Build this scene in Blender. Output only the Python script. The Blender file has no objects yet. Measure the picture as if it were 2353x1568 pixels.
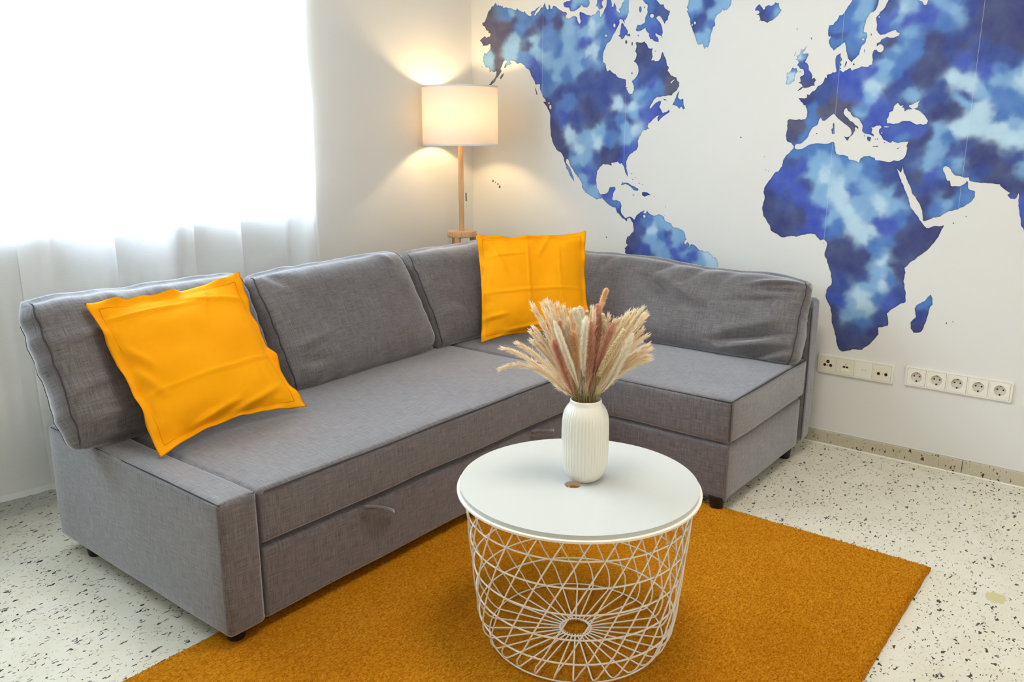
import bpy, bmesh, math, random
from mathutils import Vector, Matrix, noise
from mathutils.geometry import delaunay_2d_cdt

PI = math.pi
scene = bpy.context.scene
col = scene.collection

# ------------------------------------------------------------------ camera
cam_data = bpy.data.cameras.new('camera')
cam = bpy.data.objects.new('camera', cam_data)
col.objects.link(cam)
cam.location = (-3.4160, -2.9749, 1.2651)
cam.rotation_euler = (PI / 2 - 0.2430, 0.0, -0.9001)
cam_data.sensor_width = 36.0
cam_data.lens = 1917.0 / 2353.0 * 36.0
cam_data.clip_start = 0.05
scene.camera = cam

# ------------------------------------------------------------------ world: bright sky in front of the window wall, dimmer daylight behind the camera
world = bpy.data.worlds.new('world')
scene.world = world
world.use_nodes = True
nt = world.node_tree
nt.nodes.clear()
out = nt.nodes.new('ShaderNodeOutputWorld')
bgn = nt.nodes.new('ShaderNodeBackground')
tc = nt.nodes.new('ShaderNodeTexCoord')
sx = nt.nodes.new('ShaderNodeSeparateXYZ')
ramp = nt.nodes.new('ShaderNodeValToRGB')
mr = nt.nodes.new('ShaderNodeMapRange')
mr.inputs[1].default_value = 0.0
mr.inputs[2].default_value = 0.3
nt.links.new(tc.outputs['Generated'], sx.inputs[0])
nt.links.new(sx.outputs[1], mr.inputs[0])
nt.links.new(mr.outputs[0], ramp.inputs[0])
SKY_BACK = (0.92, 0.845, 0.72)
SKY_WIN = (8.2, 9.8, 11.0)
ramp.color_ramp.elements[0].color = (*SKY_BACK, 1)
ramp.color_ramp.elements[1].color = (1, 1, 1, 1)
mixc = nt.nodes.new('ShaderNodeMix')
mixc.data_type = 'RGBA'
mixc.inputs[6].default_value = (*SKY_BACK, 1)
mixc.inputs[7].default_value = (*SKY_WIN, 1)
nt.links.new(mr.outputs[0], mixc.inputs[0])
nt.links.new(mixc.outputs[2], bgn.inputs[0])
bgn.inputs[1].default_value = 1.0
nt.links.new(bgn.outputs[0], out.inputs[0])

# daylight pressing through the window (sky area outside the glass)
sky = bpy.data.lights.new('window_daylight', 'AREA')
sky.shape = 'RECTANGLE'
sky.size = 2.2
sky.size_y = 1.7
sky.energy = 280
sky.color = (0.78, 0.9, 1.0)
sky_o = bpy.data.objects.new('window_daylight', sky)
sky_o.location = (-2.25, 0.95, 2.05)
sky_o.rotation_euler = (math.radians(-68), 0, 0)
col.objects.link(sky_o)

# unseen round lamp, added for more light from above (its fixture is built further down)
CEIL = 2.62
cl = bpy.data.lights.new('added_ceiling_light', 'AREA')
cl.shape = 'DISK'
cl.size = 0.74
cl.energy = 24
cl.color = (1.0, 0.95, 0.87)
cl_o = bpy.data.objects.new('added_ceiling_light', cl)
cl_o.location = (-1.75, -2.15, CEIL - 0.105)
col.objects.link(cl_o)

scene.view_settings.view_transform = 'Standard'
scene.view_settings.look = 'None'
scene.view_settings.gamma = 1.0
scene.view_settings.use_curve_mapping = False
scene.view_settings.exposure = 0.08
scene.cycles.max_bounces = 12
scene.cycles.transparent_max_bounces = 16


# ------------------------------------------------------------------ helpers
def lin(r, g, b):
    f = lambda c: (c / 255 / 12.92) if c <= 10 else ((c / 255 + 0.055) / 1.055) ** 2.4
    return (f(r), f(g), f(b), 1.0)


def mat(name, rgb=(200, 200, 200), rough=0.6, spec=0.5, sheen=0.0, metal=0.0):
    m = bpy.data.materials.new(name)
    m.use_nodes = True
    b = m.node_tree.nodes['Principled BSDF']
    b.inputs['Base Color'].default_value = lin(*rgb)
    b.inputs['Roughness'].default_value = rough
    b.inputs['Specular IOR Level'].default_value = spec
    b.inputs['Metallic'].default_value = metal
    if sheen:
        b.inputs['Sheen Weight'].default_value = sheen
    return m


def N(m, kind, **kw):
    n = m.node_tree.nodes.new(kind)
    for k, v in kw.items():
        setattr(n, k, v)
    return n


def L(m, a, b):
    m.node_tree.links.new(a, b)


def bsdf(m):
    return m.node_tree.nodes['Principled BSDF']


def mixrgb(m, fac, a, b, blend='MIX'):
    n = N(m, 'ShaderNodeMix', data_type='RGBA', blend_type=blend)
    for i, v in ((0, fac), (6, a), (7, b)):
        if hasattr(v, 'is_output'):
            L(m, v, n.inputs[i])
        else:
            n.inputs[i].default_value = v
    return n.outputs[2]


def noise_tex(m, scale, detail=3, rough=0.5, vec=None, stretch=None, obj=True):
    t = N(m, 'ShaderNodeTexNoise')
    t.inputs['Scale'].default_value = scale
    t.inputs['Detail'].default_value = detail
    t.inputs['Roughness'].default_value = rough
    c = N(m, 'ShaderNodeTexCoord')
    v = vec or c.outputs['Object' if obj else 'Generated']
    if stretch:
        mp = N(m, 'ShaderNodeMapping')
        mp.inputs['Scale'].default_value = stretch
        L(m, v, mp.inputs[0])
        v = mp.outputs[0]
    L(m, v, t.inputs['Vector'])
    return t.outputs['Fac']


def remap(m, v, a, b, c=0.0, d=1.0):
    n = N(m, 'ShaderNodeMapRange')
    L(m, v, n.inputs[0])
    n.inputs[1].default_value = a
    n.inputs[2].default_value = b
    n.inputs[3].default_value = c
    n.inputs[4].default_value = d
    return n.outputs[0]


def bump(m, v, strength=0.3, dist=0.001):
    n = N(m, 'ShaderNodeBump')
    n.inputs['Strength'].default_value = strength
    n.inputs['Distance'].default_value = dist
    L(m, v, n.inputs['Height'])
    L(m, n.outputs[0], bsdf(m).inputs['Normal'])


class MB:
    """collects shapes that end up as one mesh"""
    def __init__(s):
        s.v = []
        s.f = []

    def add(s, vs, fs):
        o = len(s.v)
        s.v += [tuple(v) for v in vs]
        s.f += [tuple(i + o for i in f) for f in fs]
        return s

    def tube(s, path, r, seg=8, closed=False, caps=True):
        n = len(path)
        P = [Vector(p) for p in path]
        rs = r if isinstance(r, (list, tuple)) else [r] * n
        vs, fs = [], []
        prev = None
        for i in range(n):
            if closed:
                t = P[(i + 1) % n] - P[i - 1]
            else:
                t = P[min(i + 1, n - 1)] - P[max(i - 1, 0)]
            t.normalize()
            if prev is None:
                a = Vector((0, 0, 1)) if abs(t.z) < 0.9 else Vector((1, 0, 0))
                u = t.cross(a).normalized()
            else:
                u = (prev - t * prev.dot(t)).normalized()
            prev = u
            w = t.cross(u)
            for k in range(seg):
                an = 2 * PI * k / seg
                vs.append(P[i] + (u * math.cos(an) + w * math.sin(an)) * rs[i])
        m = n if closed else n - 1
        for i in range(m):
            j = (i + 1) % n
            for k in range(seg):
                l = (k + 1) % seg
                fs.append((i * seg + k, i * seg + l, j * seg + l, j * seg + k))
        if caps and not closed:
            fs.append(tuple(range(seg - 1, -1, -1)))
            fs.append(tuple((n - 1) * seg + k for k in range(seg)))
        return s.add(vs, fs)

    def lathe(s, prof, seg=48, c=(0, 0, 0), rib=None):
        vs, fs = [], []
        n = len(prof)
        for k in range(seg):
            a = 2 * PI * k / seg
            for (r, z) in prof:
                rr = r + (rib(a, z) if rib else 0)
                vs.append((c[0] + rr * math.cos(a), c[1] + rr * math.sin(a), c[2] + z))
        for k in range(seg):
            l = (k + 1) % seg
            for i in range(n - 1):
                fs.append((k * n + i, l * n + i, l * n + i + 1, k * n + i + 1))
        return s.add(vs, fs)

    def box(s, x0, x1, y0, y1, z0, z1, r=0.004, nd=1, bulge=0.0, wob=0.0, seed=0):
        """box with rounded edges, optional soft bulge and wobble"""
        r = min(r, (x1 - x0) / 2.01, (y1 - y0) / 2.01, (z1 - z0) / 2.01)

        def line(a, b):
            k = [a, a + r * 0.3, a + r * 0.65, a + r]
            m = max(1, int(nd))
            k += [a + r + (b - a - 2 * r) * i / m for i in range(1, m)]
            return k + [b - r, b - r * 0.65, b - r * 0.3, b]
        X, Y, Z = line(x0, x1), line(y0, y1), line(z0, z1)
        vs, fs, idx = [], [], {}
        lo = Vector((x0 + r, y0 + r, z0 + r))
        hi = Vector((x1 - r, y1 - r, z1 - r))
        cen = (lo + hi) / 2
        half = (hi - lo) / 2 + Vector((r, r, r))

        def vid(i, j, k):
            key = (i, j, k)
            if key not in idx:
                p = Vector((X[i], Y[j], Z[k]))
                q = Vector([min(max(p[a], lo[a]), hi[a]) for a in range(3)])
                d = p - q
                if d.length > 1e-9:
                    d.normalize()
                p2 = q + d * r
                if bulge or wob:
                    e = [1 - abs((p[a] - cen[a]) / half[a]) ** 4 for a in range(3)]
                    for a in range(3):
                        o = [b for b in range(3) if b != a]
                        if abs(d[a]) > 0.5:
                            p2[a] += (1 if d[a] > 0 else -1) * bulge * e[o[0]] * e[o[1]]
                    if wob:
                        w = noise.noise_vector(p * 4.5 + Vector((seed, 0, 0)))
                        p2 += w * wob
                idx[key] = len(vs)
                vs.append(p2)
            return idx[key]
        nx, ny, nz = len(X) - 1, len(Y) - 1, len(Z) - 1
        for i in range(nx):
            for j in range(ny):
                fs.append((vid(i, j, 0), vid(i, j + 1, 0), vid(i + 1, j + 1, 0), vid(i + 1, j, 0)))
                fs.append((vid(i, j, nz), vid(i + 1, j, nz), vid(i + 1, j + 1, nz), vid(i, j + 1, nz)))
        for i in range(nx):
            for k in range(nz):
                fs.append((vid(i, 0, k), vid(i + 1, 0, k), vid(i + 1, 0, k + 1), vid(i, 0, k + 1)))
                fs.append((vid(i, ny, k), vid(i, ny, k + 1), vid(i + 1, ny, k + 1), vid(i + 1, ny, k)))
        for j in range(ny):
            for k in range(nz):
                fs.append((vid(0, j, k), vid(0, j, k + 1), vid(0, j + 1, k + 1), vid(0, j + 1, k)))
                fs.append((vid(nx, j, k), vid(nx, j + 1, k), vid(nx, j + 1, k + 1), vid(nx, j, k + 1)))
        return s.add(vs, fs)

    def plate(s, outer, holes, place, th):
        """flat outline with holes, extruded by th; place(u, v, w) -> xyz"""
        pts = [Vector(p) for p in outer]
        loops = [list(range(len(outer)))]
        for h in holes:
            o = len(pts)
            pts += [Vector(p) for p in h]
            loops.append(list(range(o, len(pts))))
        ed = []
        for lp in loops:
            ed += [(lp[i], lp[(i + 1) % len(lp)]) for i in range(len(lp))]
        v2, e2, f2, *_ = delaunay_2d_cdt(pts, ed, [], 0, 1e-7)
        keep = []
        for f in f2:
            c = sum((v2[i] for i in f), Vector((0, 0))) / len(f)
            if inside(c, outer) and not any(inside(c, h) for h in holes):
                keep.append(f)
        n = len(v2)
        vs = [place(p.x, p.y, 0) for p in v2] + [place(p.x, p.y, th) for p in v2]
        fs = [tuple(reversed(f)) for f in keep] + [tuple(i + n for i in f) for f in keep]
        cnt = {}
        for f in keep:
            for i in range(len(f)):
                a, b = f[i], f[(i + 1) % len(f)]
                cnt[(a, b)] = 1
        for (a, b) in cnt:
            if (b, a) not in cnt:
                fs.append((a, b, b + n, a + n))
        return s.add(vs, fs)

    def build(s, name, m, parent=None, smooth=True, angle=40, recalc=True, frame=None):
        me = bpy.data.meshes.new(name)
        me.from_pydata([tuple(v) for v in s.v], [], s.f)
        if recalc:
            bm = bmesh.new()
            bm.from_mesh(me)
            bmesh.ops.recalc_face_normals(bm, faces=bm.faces)
            bm.to_mesh(me)
            bm.free()
        me.materials.append(m)
        if m.name.startswith('grey_woven'):
            weave_uv(me, frame)
        if smooth:
            me.polygons.foreach_set('use_smooth', [True] * len(me.polygons))
            if angle < 180:
                me.set_sharp_from_angle(angle=math.radians(angle))
        o = bpy.data.objects.new(name, me)
        col.objects.link(o)
        if parent:
            o.parent = parent
            o.matrix_parent_inverse = Matrix.Translation(parent_world(parent)).inverted()
        return o


def weave_uv(me, frame=None):
    """cloth coordinates in metres, laid flat on each side; frame turns them with a tilted cushion"""
    Fr = (frame or Matrix.Identity(3)).transposed()
    uv = me.uv_layers.new(name='weave')
    for poly in me.polygons:
        n = Fr @ poly.normal
        k = max(range(3), key=lambda q: abs(n[q]))
        o = [q for q in range(3) if q != k]
        for li in poly.loop_indices:
            p = Fr @ me.vertices[me.loops[li].vertex_index].co
            uv.data[li].uv = (p[o[0]] + k * 3.3, p[o[1]] + k * 1.7)


def parent_world(p):
    v = Vector(p.location)
    if p.parent:
        v = v + parent_world(p.parent) + Vector(p.matrix_parent_inverse.translation)
    return v


def inside(c, poly):
    x, y = c[0], c[1]
    r = False
    j = len(poly) - 1
    for i in range(len(poly)):
        xi, yi = poly[i]
        xj, yj = poly[j]
        if (yi > y) != (yj > y) and x < (xj - xi) * (y - yi) / (yj - yi) + xi:
            r = not r
        j = i
    return r


def tag(o, label=None, cat=None, group=None, kind=None):
    if label: o['label'] = label
    if cat: o['category'] = cat
    if group: o['group'] = group
    if kind: o['kind'] = kind
    return o


def thing(name, loc, label, cat, group=None):
    o = bpy.data.objects.new(name, None)
    o.empty_display_size = 0.05
    o.location = loc
    col.objects.link(o)
    return tag(o, label, cat, group)


def copy_tree(o, loc, label=None, parent=None):
    """copy of a thing with its parts and sub-parts"""
    c = o.copy()
    col.objects.link(c)
    if parent is None:
        c.location = loc
    else:
        c.parent = parent
    if label: c['label'] = label
    for ch in list(o.children):
        copy_tree(ch, None, None, c)
    return c


def bez(p0, p1, p2, t):
    return p0 * (1 - t) ** 2 + p1 * 2 * t * (1 - t) + p2 * t * t


# ------------------------------------------------------------------ materials
M = {}
M['wall'] = mat('wall_paint', (224, 224, 220), 0.75, 0.25)
bump(M['wall'], noise_tex(M['wall'], 260, 3), 0.15, 0.0006)
M['ceiling'] = mat('ceiling_paint', (240, 240, 236), 0.8, 0.2)
M['white_metal'] = mat('white_lacquer', (245, 241, 228), 0.4, 0.4)
M['table_white'] = mat('matt_white_lacquer', (200, 203, 199), 0.42, 0.4)
M['porcelain'] = mat('porcelain', (238, 236, 224), 0.18, 0.5)
M['plastic'] = mat('white_plastic', (236, 234, 224), 0.3, 0.5)
M['dark'] = mat('black_plastic', (24, 23, 26), 0.5, 0.4)
M['hole'] = mat('dark_contact', (45, 38, 34), 0.6, 0.3)
M['metal'] = mat('brushed_metal', (150, 150, 150), 0.35, 0.5, metal=1.0)
M['radiator'] = mat('radiator_enamel', (226, 226, 214), 0.4, 0.5)
M['frame'] = mat('window_frame_white', (225, 228, 230), 0.4, 0.5)


def fabric():
    m = mat('grey_woven_fabric', (108, 104, 107), 0.62, 0.55, sheen=1.0)
    bsdf(m).inputs['Sheen Roughness'].default_value = 0.45
    bsdf(m).inputs['Sheen Tint'].default_value = (0.9, 0.93, 1.0, 1)
    uv = N(m, 'ShaderNodeUVMap', uv_map='weave').outputs[0]
    a = noise_tex(m, 1.0, 2, 0.55, vec=uv, stretch=(22, 640, 1))
    b = noise_tex(m, 1.0, 2, 0.55, vec=uv, stretch=(640, 22, 1))
    ad = N(m, 'ShaderNodeMath', operation='ADD')
    L(m, a, ad.inputs[0]); L(m, b, ad.inputs[1])
    a3 = noise_tex(m, 1.0, 1, 0.5, vec=uv, stretch=(5, 150, 1))
    b3 = noise_tex(m, 1.0, 1, 0.5, vec=uv, stretch=(150, 5, 1))
    ad3 = N(m, 'ShaderNodeMath', operation='ADD')
    L(m, a3, ad3.inputs[0]); L(m, b3, ad3.inputs[1])
    f = remap(m, ad.outputs[0], 0.74, 1.26)
    f3 = remap(m, ad3.outputs[0], 0.72, 1.28)
    colr = mixrgb(m, f, lin(58, 54, 55), lin(118, 112, 112))
    colr = mixrgb(m, f3, mixrgb(m, 0.22, colr, lin(62, 56, 62)), mixrgb(m, 0.14, colr, lin(126, 122, 126)))
    L(m, colr, bsdf(m).inputs['Base Color'])
    L(m, remap(m, ad.outputs[0], 0.74, 1.26, 0.72, 1.2), bsdf(m).inputs['Sheen Weight'])
    bump(m, ad.outputs[0], 0.3, 0.0008)
    return m


M['fabric'] = fabric()
M['seam'] = mat('dark_grey_seam', (74, 71, 75), 0.9, 0.1)


def cotton():
    m = mat('orange_cotton', (238, 150, 12), 0.8, 0.12)
    n = noise_tex(m, 3.0, 3)
    colr = mixrgb(m, remap(m, n, 0.3, 0.7), lin(244, 156, 2), lin(248, 168, 6))
    L(m, colr, bsdf(m).inputs['Base Color'])
    bump(m, noise_tex(m, 900, 2), 0.15, 0.0004)
    return m


M['orange'] = cotton()


def carpet():
    m = mat('orange_carpet', (190, 112, 18), 1.0, 0.0)
    a = noise_tex(m, 120, 5, 0.78, stretch=(1, 1.8, 1))
    b = noise_tex(m, 4, 3)
    colr = mixrgb(m, remap(m, a, 0.36, 0.68), lin(178, 100, 2), lin(248, 176, 50))
    colr = mixrgb(m, remap(m, b, 0.35, 0.65), mixrgb(m, 0.2, colr, lin(186, 98, 2)), colr)
    L(m, colr, bsdf(m).inputs['Base Color'])
    bump(m, a, 0.9, 0.006)
    return m


M['carpet'] = carpet()


def terrazzo(name, base, dark):
    m = mat(name, base, 0.34, 0.4)
    tcn = N(m, 'ShaderNodeTexCoord')
    v0 = tcn.outputs['Object']
    nz = N(m, 'ShaderNodeTexNoise')
    nz.inputs['Scale'].default_value = 75
    nz.inputs['Detail'].default_value = 1
    L(m, v0, nz.inputs['Vector'])
    sub = N(m, 'ShaderNodeVectorMath', operation='MULTIPLY_ADD')
    L(m, nz.outputs['Color'], sub.inputs[0])
    sub.inputs[1].default_value = (0.022, 0.022, 0.022)
    L(m, v0, sub.inputs[2])
    cl = noise_tex(m, 9, 3)
    cur = mixrgb(m, remap(m, cl, 0.35, 0.7), lin(*base), lin(base[0] - 7, base[1] - 8, base[2] - 12))

    def layer(cur, scale, thr, size, colr, metric='MINKOWSKI', rot=0.0, st=(1, 1, 1)):
        mp = N(m, 'ShaderNodeMapping')
        mp.inputs['Rotation'].default_value = (0.5 * rot, 0.3 * rot, rot)
        mp.inputs['Scale'].default_value = st
        L(m, sub.outputs[0], mp.inputs[0])
        vo = N(m, 'ShaderNodeTexVoronoi', distance=metric, voronoi_dimensions='3D')
        vo.inputs['Scale'].default_value = scale
        if metric == 'MINKOWSKI':
            vo.inputs['Exponent'].default_value = 0.75
        L(m, mp.outputs[0], vo.inputs['Vector'])
        sp = N(m, 'ShaderNodeSeparateXYZ')
        L(m, vo.outputs['Color'], sp.inputs[0])
        lim = remap(m, sp.outputs[0], thr, 1.0, 0.0, size)
        c = N(m, 'ShaderNodeMath', operation='LESS_THAN')
        L(m, vo.outputs['Distance'], c.inputs[0])
        L(m, lim, c.inputs[1])
        tint = mixrgb(m, sp.outputs[1], colr, (colr[0] * 1.3, colr[1] * 1.3, colr[2] * 1.3, 1))
        return mixrgb(m, c.outputs[0], cur, tint)
    cur = layer(cur, 150, 0.55, 0.42, lin(196, 184, 162), 'EUCLIDEAN', 0.4, (1, 1.7, 1))
    cur = layer(cur, 62, 0.72, 0.40, lin(176, 172, 162), 'EUCLIDEAN', 1.9, (1, 2.0, 1))
    cur = layer(cur, 84, 0.78, 0.5, lin(*dark), 'EUCLIDEAN', 2.6, (1, 3.0, 1))
    cur = layer(cur, 40, 0.74, 0.46, lin(*dark), 'EUCLIDEAN', 0.9, (1, 3.0, 1))
    L(m, cur, bsdf(m).inputs['Base Color'])
    return m


M['terrazzo'] = terrazzo('terrazzo_floor', (226, 222, 206), (52, 46, 48))
M['terrazzo_skirt'] = terrazzo('terrazzo_skirting', (198, 190, 168), (60, 50, 46))


def wood():
    m = mat('pale_oak', (206, 160, 112), 0.5, 0.3)
    a = noise_tex(m, 1.0, 4, 0.6, stretch=(60, 60, 5))
    L(m, mixrgb(m, remap(m, a, 0.3, 0.7), lin(196, 148, 100), lin(222, 182, 138)), bsdf(m).inputs['Base Color'])
    return m


M['wood'] = wood()


def sheer(name, open_f, tint=(0.86, 0.94, 1.0)):
    m = bpy.data.materials.new(name)
    m.use_nodes = True
    t = m.node_tree
    t.nodes.clear()
    o = t.nodes.new('ShaderNodeOutputMaterial')
    tr = t.nodes.new('ShaderNodeBsdfTransparent')
    tl = t.nodes.new('ShaderNodeBsdfTranslucent')
    df = t.nodes.new('ShaderNodeBsdfDiffuse')
    tl.inputs[0].default_value = (*tint, 1)
    df.inputs[0].default_value = (0.97, 0.97, 0.97, 1)
    m1 = t.nodes.new('ShaderNodeMixShader')
    m2 = t.nodes.new('ShaderNodeMixShader')
    m1.inputs[0].default_value = 0.78
    t.links.new(tl.outputs[0], m1.inputs[1])
    t.links.new(df.outputs[0], m1.inputs[2])
    # fine horizontal weave
    nzt = t.nodes.new('ShaderNodeTexNoise')
    nzt.inputs['Scale'].default_value = 1.0
    mp = t.nodes.new('ShaderNodeMapping')
    mp.inputs['Scale'].default_value = (40, 40, 900)
    tcx = t.nodes.new('ShaderNodeTexCoord')
    t.links.new(tcx.outputs['Object'], mp.inputs[0])
    t.links.new(mp.outputs[0], nzt.inputs['Vector'])
    mrn = t.nodes.new('ShaderNodeMapRange')
    mrn.inputs[1].default_value = 0.3
    mrn.inputs[2].default_value = 0.7
    mrn.inputs[3].default_value = 1 - open_f - 0.02
    mrn.inputs[4].default_value = 1 - open_f + 0.02
    t.links.new(nzt.outputs[0], mrn.inputs[0])
    t.links.new(mrn.outputs[0], m2.inputs[0])
    t.links.new(tr.outputs[0], m2.inputs[1])
    t.links.new(m1.outputs[0], m2.inputs[2])
    t.links.new(m2.outputs[0], o.inputs[0])
    return m


M['sheer'] = sheer('sheer_curtain_fabric', 0.2)
M['sheer_hem'] = sheer('sheer_curtain_hem', 0.08)


def shade_mat():
    m = bpy.data.materials.new('lampshade_linen')
    m.use_nodes = True
    t = m.node_tree
    t.nodes.clear()
    o = t.nodes.new('ShaderNodeOutputMaterial')
    tl = t.nodes.new('ShaderNodeBsdfTranslucent')
    df = t.nodes.new('ShaderNodeBsdfDiffuse')
    tl.inputs[0].default_value = (0.30, 0.245, 0.20, 1)
    df.inputs[0].default_value = (0.80, 0.79, 0.77, 1)
    m1 = t.nodes.new('ShaderNodeMixShader')
    m1.inputs[0].default_value = 0.6
    t.links.new(tl.outputs[0], m1.inputs[1])
    t.links.new(df.outputs[0], m1.inputs[2])
    t.links.new(m1.outputs[0], o.inputs[0])
    return m


M['shade'] = shade_mat()
M['shade_trim'] = mat('lampshade_trim', (226, 224, 220), 0.8, 0.1)


def glass_mat():
    m = bpy.data.materials.new('window_glass')
    m.use_nodes = True
    t = m.node_tree
    t.nodes.clear()
    o = t.nodes.new('ShaderNodeOutputMaterial')
    tr = t.nodes.new('ShaderNodeBsdfTransparent')
    gl = t.nodes.new('ShaderNodeBsdfGlossy')
    gl.inputs['Roughness'].default_value = 0.02
    mx = t.nodes.new('ShaderNodeMixShader')
    mx.inputs[0].default_value = 0.06
    t.links.new(tr.outputs[0], mx.inputs[1])
    t.links.new(gl.outputs[0], mx.inputs[2])
    t.links.new(mx.outputs[0], o.inputs[0])
    return m


M['glass'] = glass_mat()


def fluff(name, rgb):
    m = bpy.data.materials.new(name)
    m.use_nodes = True
    t = m.node_tree
    t.nodes.clear()
    o = t.nodes.new('ShaderNodeOutputMaterial')
    tl = t.nodes.new('ShaderNodeBsdfTranslucent')
    df = t.nodes.new('ShaderNodeBsdfDiffuse')
    tl.inputs[0].default_value = lin(*rgb)
    df.inputs[0].default_value = lin(*rgb)
    m1 = t.nodes.new('ShaderNodeMixShader')
    m1.inputs[0].default_value = 0.5
    t.links.new(tl.outputs[0], m1.inputs[1])
    t.links.new(df.outputs[0], m1.inputs[2])
    t.links.new(m1.outputs[0], o.inputs[0])
    return m


M['white'] = fluff('bunny_tail_white', (255, 251, 238))
M['brown'] = fluff('brown_plume', (236, 196, 172))
M['tan'] = fluff('tan_plume', (250, 222, 180))
M['reed'] = fluff('pampas_beige', (253, 240, 216))
M['ear'] = fluff('millet_cream', (252, 238, 204))
M['stem'] = fluff('dry_stem', (206, 190, 140))

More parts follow.
